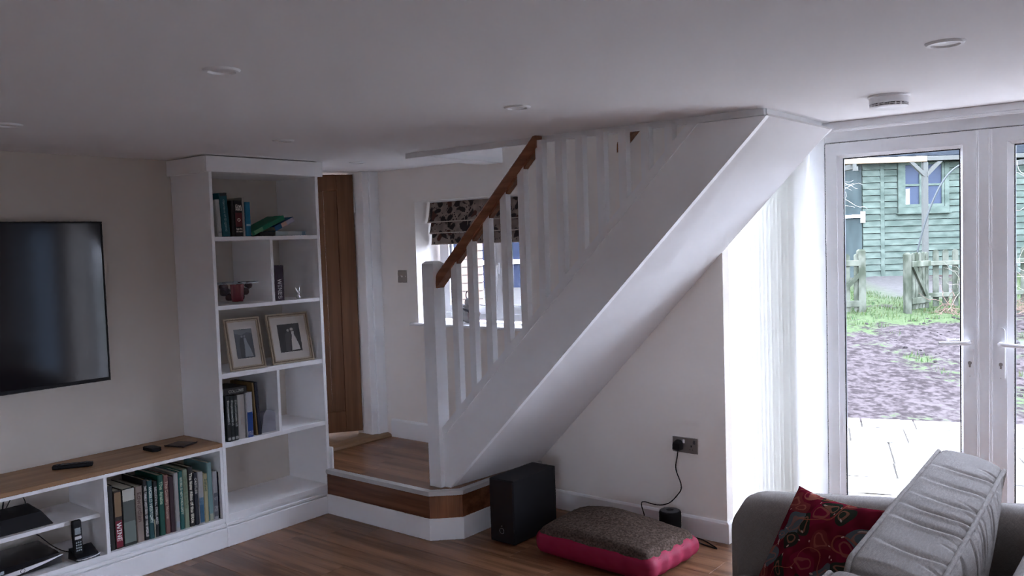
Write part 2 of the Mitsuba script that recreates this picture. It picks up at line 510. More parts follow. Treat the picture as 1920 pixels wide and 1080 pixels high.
for z in (.55, 1.95):
    put(dk + '__hinge', door_pt(cat(tube([(-.006, .016, z - .05), (-.006, .016, z + .05)], .006, 10))), 'silver')

# french doors
YD = 4.47
fd = 'door_2'
tag(fd, 'white framed glazed french doors opening to the garden', 'door', kind='structure')
fy0, fy1 = YD, YD + .07
put(fd + '__jamb', box(-1.600, -1.515, fy0, fy1, 0, 2.18, .004), 'upvc')
put(fd + '__jamb', box(-.040, .045, fy0, fy1, 0, 2.18, .004), 'upvc')
put(fd + '__head', box(-1.515, -.04, fy0, fy1, 2.105, 2.18, .004), 'upvc')
put(fd + '__sill', box(-1.515, -.04, fy0, fy1 + .05, 0, .045, .004), 'upvc')


def leaf(x0, x1, handle_x, lever):
    lf = numbered(fd + '__leaf')
    g0, g1 = x0 + .083, x1 - .083
    if lever < 0:
        g0, g1 = -1.427, -.888
    else:
        g0, g1 = -.667, -.125
    zb, zt = .20, 2.026
    yf, yk = fy0 - .012, fy0 + .055
    z0, z1 = .048, 2.103
    # mitred rails and stiles
    o = .0
    bars = [([(x0, z0), (g0 - .027, zb - .027), (g0 - .027, zt + .015), (x0, z1)]), ([(x1, z0), (x1, z1), (g1 + .013, zt + .015), (g1 + .013, zb - .027)]),
            ([(x0, z1), (g0 - .027, zt + .015), (g1 + .013, zt + .015), (x1, z1)]), ([(x0, z0), (x1, z0), (g1 + .013, zb - .027), (g0 - .027, zb - .027)])]
    put(lf, cat(*[prism(b, 'y', yf, yk) for b in bars]), 'upvc')
    # sloping glazing beads
    a0, a1, b0, b1 = g0 - .027, g1 + .013, zb - .027, zt + .015
    bead = []
    for q in ([(a0, b0), (g0, zb), (g0, zt), (a0, b1)], [(a1, b0), (a1, b1), (g1, zt), (g1, zb)], [(a0, b1), (g0, zt), (g1, zt), (a1, b1)], [(a0, b0), (a1, b0), (g1, zb), (g0, zb)]):
        pts = []
        for (x, z) in q:
            onin = abs(x - g0) < 1e-6 or abs(x - g1) < 1e-6
            onz = abs(z - zb) < 1e-6 or abs(z - zt) < 1e-6
            inn = onin and onz
            pts += [(x, yf + (.016 if inn else .003), z), (x, yf + .03, z)]
        bead.append(hull(pts))
    put(lf + '__bead', cat(*bead), 'upvc')
    gk = .005
    put(lf + '__gasket', cat(box(g0, g0 + gk, yf + .017, yf + .03, zb, zt), box(g1 - gk, g1, yf + .017, yf + .03, zb, zt), box(g0, g1, yf + .017, yf + .03, zt - gk, zt), box(g0, g1, yf + .017, yf + .03, zb, zb + gk)), 'gasket')
    pane = trimesh.Trimesh([(g0, yf + .026, zb), (g1, yf + .026, zb), (g1, yf + .026, zt), (g0, yf + .026, zt)], [(0, 1, 2), (0, 2, 3)], process=False)
    put(lf + '__glass_pane', pane, 'glass')
    # long handle plate with lever and lock
    hx_ = handle_x
    pl = prism(sg.LineString([(hx_, .962), (hx_, 1.175)]).buffer(.0165, 8), 'y', yf - .010, yf)
    hd = tube([(hx_, yf - .008, 1.117), (hx_, yf - .042, 1.117), (hx_ + lever * .018, yf - .050, 1.116), (hx_ + lever * .125, yf - .046, 1.110)], [.010, .010, .010, .008], 12)
    put(lf + '__handle', cat(pl, hd), 'upvc', smooth=35)
    put(lf + '__lock_cylinder', cat(tube([(hx_, yf - .012, 1.020), (hx_, yf - .009, 1.020)], .0085, 14), box(hx_ - .004, hx_ + .004, yf - .012, yf - .009, 1.0, 1.018), tube([(hx_, yf - .0112, .958), (hx_, yf - .010, .958)], .0018, 6)), 'pewter')


leaf(-1.511, -.802, -.846, -1)
leaf(-.764, -.044, -.718, 1)
for a, b, c, d in ((-1.5148, -1.5115, .048, 2.1045), (-1.5148, -.0405, 2.1032, 2.1048), (-.0435, -.0405, .048, 2.1045), (-.7655, -.7635, .05, 2.103), (-.8035, -.8015, .05, 2.103)):
    put(fd + '__shadow_gap', box(a, b, fy0 - .006, fy0 + .05, c, d), 'gasket')  # black strips drawn in place of the shadow gaps around the leaves
put(fd + '__cover_strip', cat(box(-.817, -.752, fy0 - .024, fy0 - .0125, .05, 2.102, .003), box(-.808, -.762, fy0 - .030, fy0 - .022, .05, 2.102, .003)), 'upvc')
# side lights beside the doors; the right one is unseen, added for daylight
for n, (a, b) in enumerate(((-1.965, -1.602), (.047, .44))):
    w = f'window_{n + 2}'
    tag(w, ('white side window left of the french doors behind the gathered blind', 'unseen white side window added for daylight right of the french doors')[n], 'window', kind='structure')
    put(w + '__frame', cut(box(a, b, fy0, fy1, 0, 2.18, .003), box(a + .06, b - .06, fy0 - .1, fy1 + .1, .1, 2.1)), 'upvc')
    put(w + '__glass_pane', trimesh.Trimesh([(a + .05, fy0 + .03, .09), (b - .05, fy0 + .03, .09), (b - .05, fy0 + .03, 2.11), (a + .05, fy0 + .03, 2.11)], [(0, 1, 2), (0, 2, 3)], process=False), 'glass')
structure('trim_3', cat(box(-1.977, .45, 4.36, 4.372, 2.150, 2.188, .002)), 'white', 'white strip along the ceiling above the french doors', 'trim')

# vertical blind drawn to the left side
vb = thing('vertical_blind', 'white vertical blind gathered at the left of the french doors', 'blind')
put(vb + '__headrail', cat(box(-1.965, .44, 4.262, 4.305, 2.152, 2.1875, .003), box(-1.965, .44, 4.256, 4.264, 2.146, 2.152)), 'upvc')
xs_ = list(-1.945 + .365 * (np.linspace(0, 1, 17) ** .72))
for k, x in enumerate(xs_):
    th = math.radians(24 + 34 * (k / 16) ** 1.3 + 3 * math.sin(k * 2.3))
    n = 7
    s = np.linspace(-.0445, .0445, n)
    bow = .006 * (1 - (s / .0445) ** 2)
    px = x + s * math.cos(th) - bow * math.sin(th)
    py = 4.300 + .01 + s * math.sin(th) + bow * math.cos(th)
    v = [(a, b, z) for z in (.03, 2.14) for a, b in zip(px, py)]
    f = []
    for i in range(n - 1):
        f += [(i, i + 1, n + i + 1), (i, n + i + 1, n + i)]
    put(vb + '__slat', trimesh.Trimesh(v, f, process=False), 'slat', smooth=True)

w = 'window_7'  # added out of view, its dim bluish blind meant for the television reflection
tag(w, 'unseen window with a closed roller blind, added right of the french doors for the television reflection', 'window', kind='structure')
put(w + '__frame', cut(box(.80, 1.95, 4.47, 4.53, .25, 2.08, .003), box(.86, 1.89, 4.3, 4.7, .31, 2.02)), 'upvc')
put(w + '__roller_blind', trimesh.Trimesh([(.81, 4.44, .26), (1.94, 4.44, .26), (1.94, 4.44, 2.07), (.81, 4.44, 2.07)], [(0, 1, 2), (0, 2, 3)], process=False), 'roller')
# kitchen side window behind the stairs
w = 'window_1'
tag(w, 'small white casement window behind the stairs', 'window', kind='structure')
wy0, wy1 = 4.445, 4.505
X0, X1, Z0, Z1 = -4.245, -3.33, 1.125, 1.955
put(w + '__frame', cut(box(X0, X1, wy0, wy1, Z0, Z1, .003), box(X0 + .045, -3.72, wy0 - .1, wy1 + .1, Z0 + .045, Z1 - .045), box(-3.675, X1 - .045, wy0 - .1, wy1 + .1, Z0 + .045, Z1 - .045)), 'upvc')
for a, b in ((X0 + .048, -3.722), (-3.672, X1 - .048)):
    c = numbered(w + '__casement')
    put(c, cut(box(a, b, wy0 - .012, wy0 + .04, Z0 + .048, Z1 - .048, .003), box(a + .05, b - .05, wy0 - .1, wy1, Z0 + .1, Z1 - .1)), 'upvc')
    put(c + '__gasket', cut(box(a + .047, b - .047, wy0 + .002, wy0 + .02, Z0 + .097, Z1 - .097), box(a + .055, b - .055, wy0 - .1, wy1, Z0 + .105, Z1 - .105)), 'gasket')
    put(c + '__glass_pane', trimesh.Trimesh([(a + .05, wy0 + .015, Z0 + .1), (b - .05, wy0 + .015, Z0 + .1), (b - .05, wy0 + .015, Z1 - .1), (a + .05, wy0 + .015, Z1 - .1)], [(0, 1, 2), (0, 2, 3)], process=False), 'glass')
put(w + '__handle', cat(box(-3.70, -3.675, wy0 - .03, wy0 - .012, 1.44, 1.52, .004), tube([(-3.688, wy0 - .03, 1.50), (-3.688, wy0 - .045, 1.49), (-3.688, wy0 - .045, 1.40)], .007, 8)), 'upvc')
put(w + '__sill', box(-4.335, -3.29, YB - .022, 4.446, 1.093, 1.112, .004), 'white')

# windows outside the frame: two added to fill the room, one inferred upstairs
for n, (kind, (a, b, c, d)) in enumerate((('x', (0.4, 1.2, .6, 1.6)), ('y', (0.1, 1.4, .7, 1.65)), ('u', (3.45, 4.0, 3.5, 4.4)))):
    w = f'window_{n + 4}'
    tag(w, ('unseen window added in the right wall to light the room', 'unseen window added behind the viewer to light the room', 'upstairs window lighting the stairs')[n], 'window', kind='structure')
    m_ = (a + b) / 2
    if kind == 'y':
        put(w + '__frame', cut(box(a, b, YF - .16, YF - .10, c, d), box(a + .06, m_ - .03, YF - .3, YF, c + .06, d - .06), box(m_ + .03, b - .06, YF - .3, YF, c + .06, d - .06)), 'upvc')
    else:
        xx = XR + .10 if kind == 'x' else -.38
        put(w + '__frame', cut(box(xx, xx + .06, a, b, c, d), box(xx - .2, xx + .2, a + .04, m_ - .015, c + .06, d - .06), box(xx - .2, xx + .2, m_ + .015, b - .04, c + .06, d - .06)), 'upvc')

# ------------------------------------------------------------------ staircase
st = thing('staircase', 'white painted open-sided staircase with oak handrail rising to the right', 'staircase')
SL = .985


def zb(x):
    return .276 + (x + 3.307) * (2.150 - .276) / (-1.42 + 3.307)


def zc(x):
    return .643 + .9805 * (x + 3.323)


YS = 3.482
put(st + '__stringer', prism([(-3.352, STEP), (-3.307, STEP), (-1.42, 2.150), (-1.786, 2.150), (-3.352, zc(-3.352))], 'y', YS, YS + .034), 'white')
put(st + '__stringer_cap', prism([(-3.352, zc(-3.352) - .055), (-1.727, 2.153), (-1.783, 2.153), (-3.352, zc(-3.352) + .001)], 'y', YS - .007, YS + .045), 'white')
# newel post with chamfered top
nx0, nx1, ny0, ny1 = -3.440, -3.352, 3.450, 3.538
nw = hull([(x, y, z) for x in (nx0, nx1) for y in (ny0, ny1) for z in (STEP, 1.548)] + [(x, y, 1.562) for x in (nx0 + .014, nx1 - .014) for y in (ny0 + .014, ny1 - .014)])
put(st + '__newel_post', nw, 'white')
# handrail, profiled, with its steps below
rz0, rx0 = 1.455, -3.352


def zr(x):                         # middle of the rail
    return 1.452 + (x + 3.352) * .985


yc_ = 3.500
prof = [(-.032, -.030), (.032, -.030), (.032, -.010), (.028, .018), (.018, .030), (-.018, .030), (-.028, .018), (-.032, -.010)]
xe = -2.62
V = []
for x in (rx0, xe):
    for a, b in prof:
        V.append((x, yc_ + a, zr(x) + b * 1.40))
rail = hull(V)
put(st + '__handrail', rail, 'oak_rail', uv=(.55, .5), label='oak handrail')
bx = [-3.222 + k * .1222 for k in range(12)]
for k, x in enumerate(bx):
    a, b = x - .0205, x + .0205
    lo = zc(x)
    if zr(x) - .042 < 2.12:
        hi0, hi1 = zr(a) - .042, zr(b) - .042
    else:
        hi0 = hi1 = 2.165
    put(st + '__baluster', prism([(a, zc(a) - .004), (b, zc(b) - .004), (b, hi1), (a, hi0)], 'y', yc_ - .0205, yc_ + .0205), 'white')
    if k + 1 < 12 and zr(x + .06) < 2.14:   # fillet strip under the rail between two balusters
        c, d = x + .0215, x + .1222 - .0215
        put(st + '__handrail__fillet', prism([(c, zr(c) - .056), (d, zr(d) - .056), (d, zr(d) - .040), (c, zr(c) - .040)], 'y', yc_ - .019, yc_ + .019), 'oak_rail', uv=(.4, .2))
# treads and risers
n = 10
run = .198
for k in range(n):
    x = -3.335 + k * run
    zt = STEP + (k + 1) * .196
    if zt > 2.2:
        break
    put(st + '__tread', box(x - .02, x + run, YS + .034, YB - .034, zt - .022, zt, .004), 'floor_wood', uv=(.5, .1 * k))
    put(st + '__riser', box(x, x + .015, YS + .034, YB - .034, zt - .196, zt - .022), 'white')
put(st + '__wall_stringer', prism([(-3.36, STEP), (-3.24, STEP), (-1.42, 2.150), (-1.786, 2.150), (-3.36, .68)], 'y', YB - .033, YB - .001), 'white')
# sloping underside
sv = [(-3.307, YS + .034, STEP), (-1.42, YS + .034, 2.150), (-1.405, YB - .001, 2.150), (-3.235, YB - .001, STEP)]
nrm = np.array([-.7, 0, .7]) * .018
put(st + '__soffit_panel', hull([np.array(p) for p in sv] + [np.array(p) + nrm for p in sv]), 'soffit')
e = prism([(-1.978, zb(-1.978) + .075), (-1.40, 2.152), (-1.44, 2.152), (-1.978, zb(-1.978) + .12)], 'y', YB - .001, YB + .022)
put(st + '__edge_trim', e, 'white')
# second handrail on the wall
wr = hull([(x, YB - .075 + a, 2.165 + (x + 2.545) * .985 + b) for x in (-2.545, -1.70) for a, b in prof])
k2 = thing('wall_handrail', 'dark oak handrail on the wall at the far side of the stairs', 'handrail')
put(k2 + '__rail', wr, 'oak_rail', uv=(.3, .7))
put(k2 + '__bracket', tube([(-2.3, YB - .001, 2.33), (-2.3, YB - .05, 2.33), (-2.3, YB - .075, 2.37)], .007, 8), 'pewter')

# ------------------------------------------------------------------ downlights and smoke alarm
dl = [((-2.236, 1.451), 'nearest the viewer at the upper left'), ((-2.106, 2.677), 'in the middle of the ceiling, before the stair opening'), ((-.579, 2.727), 'nearest the smoke alarm'),
      ((-3.499, 2.592), 'in front of the bookcase cornice'), ((-4.143, 3.62), 'over the landing by the oak door'), ((-3.696, 1.426), 'at the left edge above the television')]
for (x, y), where in dl:
    d = thing('downlight', 'round white recessed downlight ' + where, 'ceiling light', 'recessed downlights')
    put(d + '__bezel', lathe([(.036, CE - .001), (.040, CE - .008), (.049, CE - .007), (.054, CE - .0005), (.036, CE - .001)], 40, (x, y, 0)), 'white', smooth=30)
    put(d + '__lamp', lathe([(0, CE - .004), (.022, CE - .005), (.036, CE - .002), (.036, CE - .0005), (0, CE - .0005)], 32, (x, y, 0)), 'lens', smooth=30)
sm = thing('smoke_alarm', 'round white smoke alarm on the ceiling near the french doors', 'smoke alarm')
sx, sy = -.975, 3.625
put(sm + '__base', lathe([(0, CE), (.079, CE), (.079, CE - .006), (.074, CE - .008), (.073, CE - .032), (0, CE - .032)], 48, (sx, sy, 0)), 'upvc', smooth=30)
put(sm + '__vent', lathe([(0, CE - .032), (.064, CE - .032), (.064, CE - .044), (0, CE - .044)], 48, (sx, sy, 0)), 'dark_grey', smooth=30)
put(sm + '__ring', cat(lathe([(.060, CE - .0365), (.072, CE - .0365), (.072, CE - .0385), (.060, CE - .0385), (.060, CE - .0365)], 48, (sx, sy, 0)),
                       *[xf(box(.062, .0715, -.001, .001, CE - .044, CE - .032), (sx, sy, 0), rz=k * math.pi / 10) for k in range(20)]), 'upvc')
put(sm + '__cap', lathe([(0, CE - .052), (.050, CE - .051), (.066, CE - .046), (.070, CE - .0425), (0, CE - .0425)], 48, (sx, sy, 0)), 'upvc', smooth=30)

# ------------------------------------------------------------------ bookcase, console
FX = -4.246
bc = thing('bookcase', 'tall white built-in bookcase beside the oak door', 'bookcase')
BY0, BY1 = 2.640, 3.385
put(bc + '__side_panel', box(XL + .002, FX, BY0, BY0 + .020, .0, 2.10, .001), 'white')
put(bc + '__side_panel', box(XL + .002, FX, BY1 - .022, BY1, .0, 2.10, .001), 'white')
for za, zb_ in ((.148, .180), (.556, .582), (.944, .970), (1.330, 1.352), (1.715, 1.737)):
    put(bc + '__shelf', box(XL + .002, FX - .002, BY0 + .020, BY1 - .022, za, zb_, .0015), 'white')
for yd_, a, b in ((3.020, 1.352, 1.715), (3.024, .582, .944)):
    put(bc + '__divider', box(XL + .002, FX - .003, yd_, yd_ + .018, a, b), 'white')
put(bc + '__top_panel', box(XL + .002, FX, BY0, BY1, 2.095, 2.11), 'white')
put(bc + '__cornice', cat(box(FX - .0, FX + .018, 2.618, 3.412, 2.095, 2.182, .002), box(XL + .002, FX, 2.618, 2.640, 2.095, 2.182), box(XL + .002, FX, 3.385, 3.405, 2.095, 2.182)), 'white')
put(bc + '__plinth', cat(box(XL + .01, FX - .014, BY0, BY1, 0, .147), box(FX - .006, FX + .008, BY0, 3.348, 0, .110, .003), box(FX - .006, FX + .003, BY0, 3.348, .114, .134, .004), box(FX - .02, FX - .012, BY0, 3.348, .108, .147)), 'white')

mc = thing('media_console', 'low white built-in media unit with open shelves below the television', 'media unit')
CY0 = -.4
for yd_ in (CY0, .88, 1.972):
    put(mc + '__divider', box(XL + .002, FX, yd_, yd_ + .018, .148, .567, .001), 'white')
put(mc + '__side_panel', box(XL + .002, FX, 2.620 + .002, 2.639, .148, .567, .001), 'white')
put(mc + '__bottom_shelf', box(XL + .002, FX, CY0, 2.639, .142, .166, .0015), 'white')
put(mc + '__top_rail', cat(box(FX - .04, FX, CY0, 2.639, .549, .567, .001), box(XL + .002, FX - .04, CY0, 2.639, .555, .567)), 'white')
put(mc + '__shelf', box(XL + .002, -4.300, .898, 1.972, .345, .366, .001), 'white')
put(mc + '__plinth', cat(box(XL + .01, FX - .014, CY0, 2.6395, 0, .142), box(FX - .006, FX + .008, CY0, 2.6395, 0, .110, .003), box(FX - .006, FX + .003, CY0, 2.6395, .114, .134, .004)), 'white')
put('oak_worktop', box(XL + .002, FX + .006, CY0, 2.6395, .567, .589, .003), 'oak', label='long oak worktop of the low media unit below the television', cat='worktop', uv=(.5, .4))

# television
tv = thing('television', 'large flat black television hung on the left wall', 'television')
TX = -4.578
tl = math.radians(1.2)
put(tv + '__casing', cat(box(TX - .03, TX - .001, .62, 2.198, .985, 1.836, .004), box(XL + .001, TX - .03, 1.1, 1.7, 1.2, 1.6)), 'black')
put(tv + '__bezel', cut(box(TX - .002, TX + .004, .62, 2.198, .985, 1.836, .001), box(TX - .1, TX + .1, .628, 2.190, 1.003, 1.828)), 'black')
put(tv + '__screen', box(TX - .002, TX + .001, .628, 2.190, 1.003, 1.828), 'black_gloss')

# ------------------------------------------------------------------ books


def book(name, y0, y1, zbot, ztop, depth, color, label, group, xs=-4.27, lean=0.0, title=None, tcol=(.75, .72, .65), th=None, ttop=.9, bands=(), bold=False, pages=(.62, .58, .48), pivot=None):
    """an upright book, spine towards the room (+x); lean tilts its head towards +y (radians)."""
    color = np.array(color) * .72
    key = thing(name, label, 'book', group)
    w, h = y1 - y0, ztop - zbot
    t = min(.0028, w * .15)

    def place(m):
        return xf(m, (xs, y0 if pivot is None else pivot, zbot), rx=-lean)
    s = prism(sg.Polygon([(-.004, 0), (0, .004), (0, w - .004), (-.004, w)]) if w > .014 else sg.Polygon([(-.004, 0), (0, w * .3), (0, w * .7), (-.004, w)]), 'z', 0, h)
    cover = cat(s, box(-depth, -.004, 0, t, 0, h), box(-depth, -.004, w - t, w, 0, h))
    put(key + '__cover', place(cover), 'colour', color=color)
    put(key + '__pages', place(box(-depth + .004, -.003, t, w - t, .004, h - .004)), 'matte_colour', color=pages)
    for (a, b, c) in bands:
        put(key + '__cover__panel', place(box(-.003, .0008, .0035, w - .0035, a * h, b * h)), 'colour', color=c)
    if title:
        for tt in ([title] if isinstance(title, str) else title):
            m = meshkit.text_mesh(tt, 1.0, .0006 / 1, bold)
            ext = m.bounds[1][0] - m.bounds[0][0]
            hh = th or w * .5
            room = h * (ttop - .06)
            sx_ = min(hh, room / ext)
            v = m.vertices
            mm = trimesh.Trimesh(np.stack([.0009 + v[:, 2] * 1.0, w / 2 + (v[:, 1] - .5) * hh * .9, h * ttop - (v[:, 0]) * sx_], 1), m.faces, process=False)
            put(key + '__cover__title', place(mm), 'colour', color=tcol)
    return key


G1 = 'large books in the low media unit'
zs = .1665
spec = [  # y0, y1, ztop, colour, label, title, title colour, bands
    (2.000, 2.027, .497, (.022, .022, .020), 'black book leftmost in the low shelf, next to the white divider', None, None, ()),
    (2.029, 2.070, .464, (.035, .022, .016), 'wine book with bottle spines above a dark red panel', 'WINE', (.7, .62, .62), ((.02, .48, (.16, .008, .022)), (.55, .97, (.20, .125, .065)))),
    (2.072, 2.140, .463, (.030, .034, .028), 'thick book with pale top and grey-green photograph on the spine', None, None, ((.78, .985, (.42, .41, .36)), (.05, .42, (.14, .17, .15)), (.42, .78, (.075, .085, .075)))),
    (2.143, 2.180, .458, (.33, .26, .22), 'beige pink book titled Edwardian', 'Edwardian', (.10, .05, .04), ()),
    (2.184, 2.207, .486, (.012, .012, .013), 'black book with white capitals between the beige and teal books', 'THE TIMES HISTORY OF THE WORLD', (.65, .65, .62), ()),
    (2.209, 2.236, .474, (.018, .085, .095), 'teal book titled World History', 'WORLD HISTORY', (.62, .68, .62), ()),
    (2.240, 2.263, .464, (.010, .014, .015), 'black book titled Medieval England', 'MEDIEVAL ENGLAND', (.42, .44, .42), ()),
    (2.267, 2.297, .489, (.006, .085, .060), 'dark green book with pale lettering beside the pink one', 'The Arabs', (.40, .50, .36), ()),
    (2.299, 2.325, .482, (.22, .10, .085), 'dusty pink brown book', 'The Country House', (.50, .36, .30), ()),
    (2.327, 2.354, .468, (.045, .018, .026), 'dark maroon book beside the light grey one', None, None, ()),
    (2.356, 2.381, .480, (.42, .41, .40), 'light grey book with blank spine', None, None, ((.06, .16, (.28, .32, .36)),)),
    (2.384, 2.407, .483, (.022, .14, .13), 'teal green book titled World Mythology', 'WORLD MYTHOLOGY', (.55, .62, .50), ()),
    (2.409, 2.436, .487, (.30, .36, .25), 'pale green book beside the atlas of the Bible', 'Gardens & Parks', (.12, .18, .10), ()),
    (2.438, 2.468, .494, (.012, .011, .010), 'black book titled The New Atlas of the Bible', 'The New Atlas of the Bible', (.68, .64, .54), ()),
    (2.470, 2.493, .456, (.014, .018, .030), 'black blue book titled Castles', 'CASTLES', (.60, .58, .55), ()),
    (2.496, 2.527, .453, (.46, .46, .46), 'book with white upper and blue lower spine', None, None, ((.02, .5, (.03, .10, .18)), (.36, .5, (.18, .28, .36)))),
    (2.529, 2.553, .435, (.48, .44, .26), 'cream yellow book titled Ireland', 'Ireland', (.06, .10, .06), ()),
    (2.555, 2.582, .492, (.22, .38, .38), 'tall pale aqua book standing above its neighbours', None, None, ((.0, .12, (.34, .36, .28)),)),
    (2.584, 2.614, .435, (.42, .42, .44), 'white book with a black and white picture low on the spine', None, None, ((.06, .55, (.10, .11, .13)), (.16, .28, (.5, .5, .5)), (.4, .46, (.4, .4, .42)))),
    (2.616, 2.620 + .0, .427, (.012, .016, .035), 'thin navy book rightmost in the low shelf', None, None, ()),
]
spec[-1] = (2.6150, 2.6215, .427) + spec[-1][3:]
for y0, y1, zt, c, lab, ti, tc, bands in spec:
    book('book', y0, y1, zs, zt, rng.uniform(.20, .25), c, lab, G1, title=ti, tcol=tc or (.7, .7, .65), bands=bands, th=(y1 - y0) * .62, bold=True, ttop=.45 if ti == 'WINE' else .9)
put(thing('booklet', 'thin cream booklet tucked between the black and teal books', 'booklet') + '__cover', box(-4.47, -4.268, 2.2365, 2.2395, zs, .262), 'colour', color=(.5, .48, .36))

G2 = 'books on the top shelf of the bookcase'
zs = 1.7375
book('book', 2.690, 2.716, zs, 1.945, .15, (.50, .49, .46), 'thin white book leaning at the left end of the top shelf', G2, lean=-.04, bands=((.1, .14, (.2, .2, .2)), (.3, .32, (.3, .3, .3))), pivot=2.697)
book('book', 2.727, 2.777, zs, 1.982, .20, (.010, .095, .115), 'thick teal book leaning left on the top shelf', G2, lean=-.055, title='Gardens of England', tcol=(.25, .36, .36), th=.014, bands=((.93, 1.0, (.03, .03, .03)),), ttop=.85)
book('book', 2.668, 2.684, zs, 1.988, .20, (.020, .022, .020), 'tall dark book partly hidden behind the white leaning book', G2, xs=-4.32, lean=.0)
book('book', 2.788, 2.806, zs, 1.942, .17, (.022, .018, .017), 'narrow dark brown book beside the black and red one', G2)
rb = book('book', 2.808, 2.858, zs, 1.942, .18, (.012, .010, .010), 'thick black book with a dark red centre and white title', G2, bands=((.27, .66, (.085, .010, .012)),))
for a, tx, hh in ((.72, 'Red', .018), (.19, 'how the', .010), (.12, 'end came', .010), (.80, 'One', .018)):
    m = meshkit.text_mesh(tx, hh, .0006, True)
    v = m.vertices
    m.vertices = np.stack([-4.27 + .001 + v[:, 2], 2.833 + (v[:, 0] - v[:, 0].max() / 2) * min(1, .040 / v[:, 0].max()), zs + a * .2045 + v[:, 1]], 1)
    put(rb + '__cover__title', m, 'colour', color=(.65, .60, .55))
put(rb + '__cover__emblem', xf(lathe([(.006, 0), (.010, 0), (.010, .0008), (.006, .0008), (.006, 0)], 20), (-4.269, 2.833, zs + .46 * .2045), ry=math.pi / 2), 'colour', color=(.6, .5, .45))
book('book', 2.860, 2.874, zs, 1.960, .21, (.46, .42, .38), 'slim cream book between the black and the blue one', G2)
book('book', 2.878, 2.913, zs, 1.934, .17, (.015, .175, .30), 'bright blue book upright on the top shelf', G2, bands=((.30, .36, (.30, .40, .46)),))


def lying(name, p0, ang, length, thick, depth, color, label, group, xs=-4.27, catg='book', extra=(), pages=(.6, .58, .5), spine_only=True):
    """a book on its side, its spine along y; p0 = (y, z) of the lower left corner."""
    key = thing(name, label, catg, group)

    def place(m):
        return xf(m, (xs, p0[0], p0[1]), rx=ang)
    t = min(.003, thick * .15)
    put(key + '__cover', place(cat(box(-.004, 0, 0, length, 0, thick, .0015), box(-depth, -.003, 0, length, 0, t), box(-depth, -.003, 0, length, thick - t, thick))), 'colour', color=color)
    put(key + '__pages', place(box(-depth + .004, -.003, .004, length - .004, t, thick - t)), 'matte_colour', color=pages)
    for (a, b, c) in extra:
        put(key + '__cover__panel', place(box(-.003, .0008, a * length, b * length, .002, thick - .002)), 'colour', color=c)
    return key, place


lying('book', (3.078, zs), 0, .222, .026, .15, (.33, .40, .42), 'pale blue paperback lying flat under the leaning books', G2, extra=((.40, .80, (.42, .46, .47)), (.86, .96, (.12, .2, .26))))
k_, pl = lying('book', (2.924, zs + .001), math.radians(23), .245, .026, .16, (.008, .125, .062), 'green paperback leaning on the pile at the right of the top shelf', G2, extra=((.06, .32, (.10, .26, .14)),))
lying('book', (3.085, zs + .0265), math.radians(23), .150, .030, .13, (.010, .065, .16), 'small book with blue, salmon and lilac spine leaning beneath the green one', G2, xs=-4.275, extra=((.34, .60, (.48, .30, .24)), (.60, .98, (.36, .34, .42))))
lying('black_case', (2.968, zs), 0, .105, .024, .10, (.016, .016, .016), 'small black case under the leaning green book', None, catg='case', pages=(.02, .02, .02))

G3 = 'large volumes in the lower left compartment of the bookcase'
zs = .5825
for k, (a, b, zt) in enumerate(((2.688, 2.711, .842), (2.712, 2.735, .840), (2.736, 2.760, .838))):
    book('book', a, b, zs, zt, .22, (.010, .016, .016), ('leftmost black volume with white script in the bookcase', 'middle black volume with white script in the bookcase', 'third black volume with white script, beside the white book')[k], G3,
         title=('Encyclopaedia I', 'Encyclopaedia II', 'Encyclopaedia III')[k], tcol=(.55, .58, .56), th=.013, bands=((.03, .09, (.3, .31, .3)),), xs=-4.262)
book('book', 2.764, 2.812, zs, .836, .20, (.50, .47, .44), 'thick off-white book beside the black volumes', G3, title='The Times Atlas', tcol=(.38, .28, .24), th=.014)
book('book', 2.816, 2.858, zs, .842, .22, (.50, .50, .52), 'book with white upper and royal blue lower spine', G3, bands=((.0, .56, (.012, .045, .20)), (.04, .14, (.4, .42, .46))), xs=-4.262)
book('book', 2.866, 2.878, zs, .892, .22, (.22, .14, .055), 'tall thin ochre book leaning left beside the blue and white one', G3, lean=-.055, xs=-4.266, pivot=2.880)
book('book', 2.880, 2.899, zs, .892, .23, (.020, .022, .040), 'tall dark blue folder leaning left', G3, lean=-.055, xs=-4.266, pivot=2.897)
k_, pl = lying('book', (2.683, .8435), math.radians(-1.0), .150, .040, .20, (.016, .014, .013), 'black book lying flat on top of the black volumes', G3, xs=-4.275)
m = meshkit.text_mesh('COLLINS', .016, .0006, True)
v = m.vertices
m.vertices = np.stack([.001 + v[:, 2], .03 + v[:, 0], .012 + v[:, 1]], 1)
put(k_ + '__cover__title', pl(m), 'colour', color=(.28, .27, .25))
# clear plastic sleeve slumped against the divider
n = 14
u_, w_ = np.meshgrid(np.linspace(0, 1, n), np.linspace(0, 1, n), indexing='ij')
ps = np.stack([-4.285 - .19 * w_, 2.925 + .118 * u_ ** .8 - .0 * w_, zs + .001 + .150 * (1 - (1 - u_) ** 2) * (1 - .25 * w_) * (0.55 + .45 * np.cos((u_ - .35) * 2))], -1).reshape(-1, 3)
fs = [(i * n + j, (i + 1) * n + j, (i + 1) * n + j + 1) for i in range(n - 1) for j in range(n - 1)] + [(i * n + j, (i + 1) * n + j + 1, i * n + j + 1) for i in range(n - 1) for j in range(n - 1)]
front = trimesh.Trimesh([(-4.285, 2.925, zs + .001), (-4.283, 3.04, zs + .001), (-4.283, 3.04, .675), (-4.284, 3.0, .710), (-4.284, 2.965, .716), (-4.285, 2.945, .69)], [(0, 1, 2), (0, 2, 3), (0, 3, 4), (0, 4, 5)], process=False)
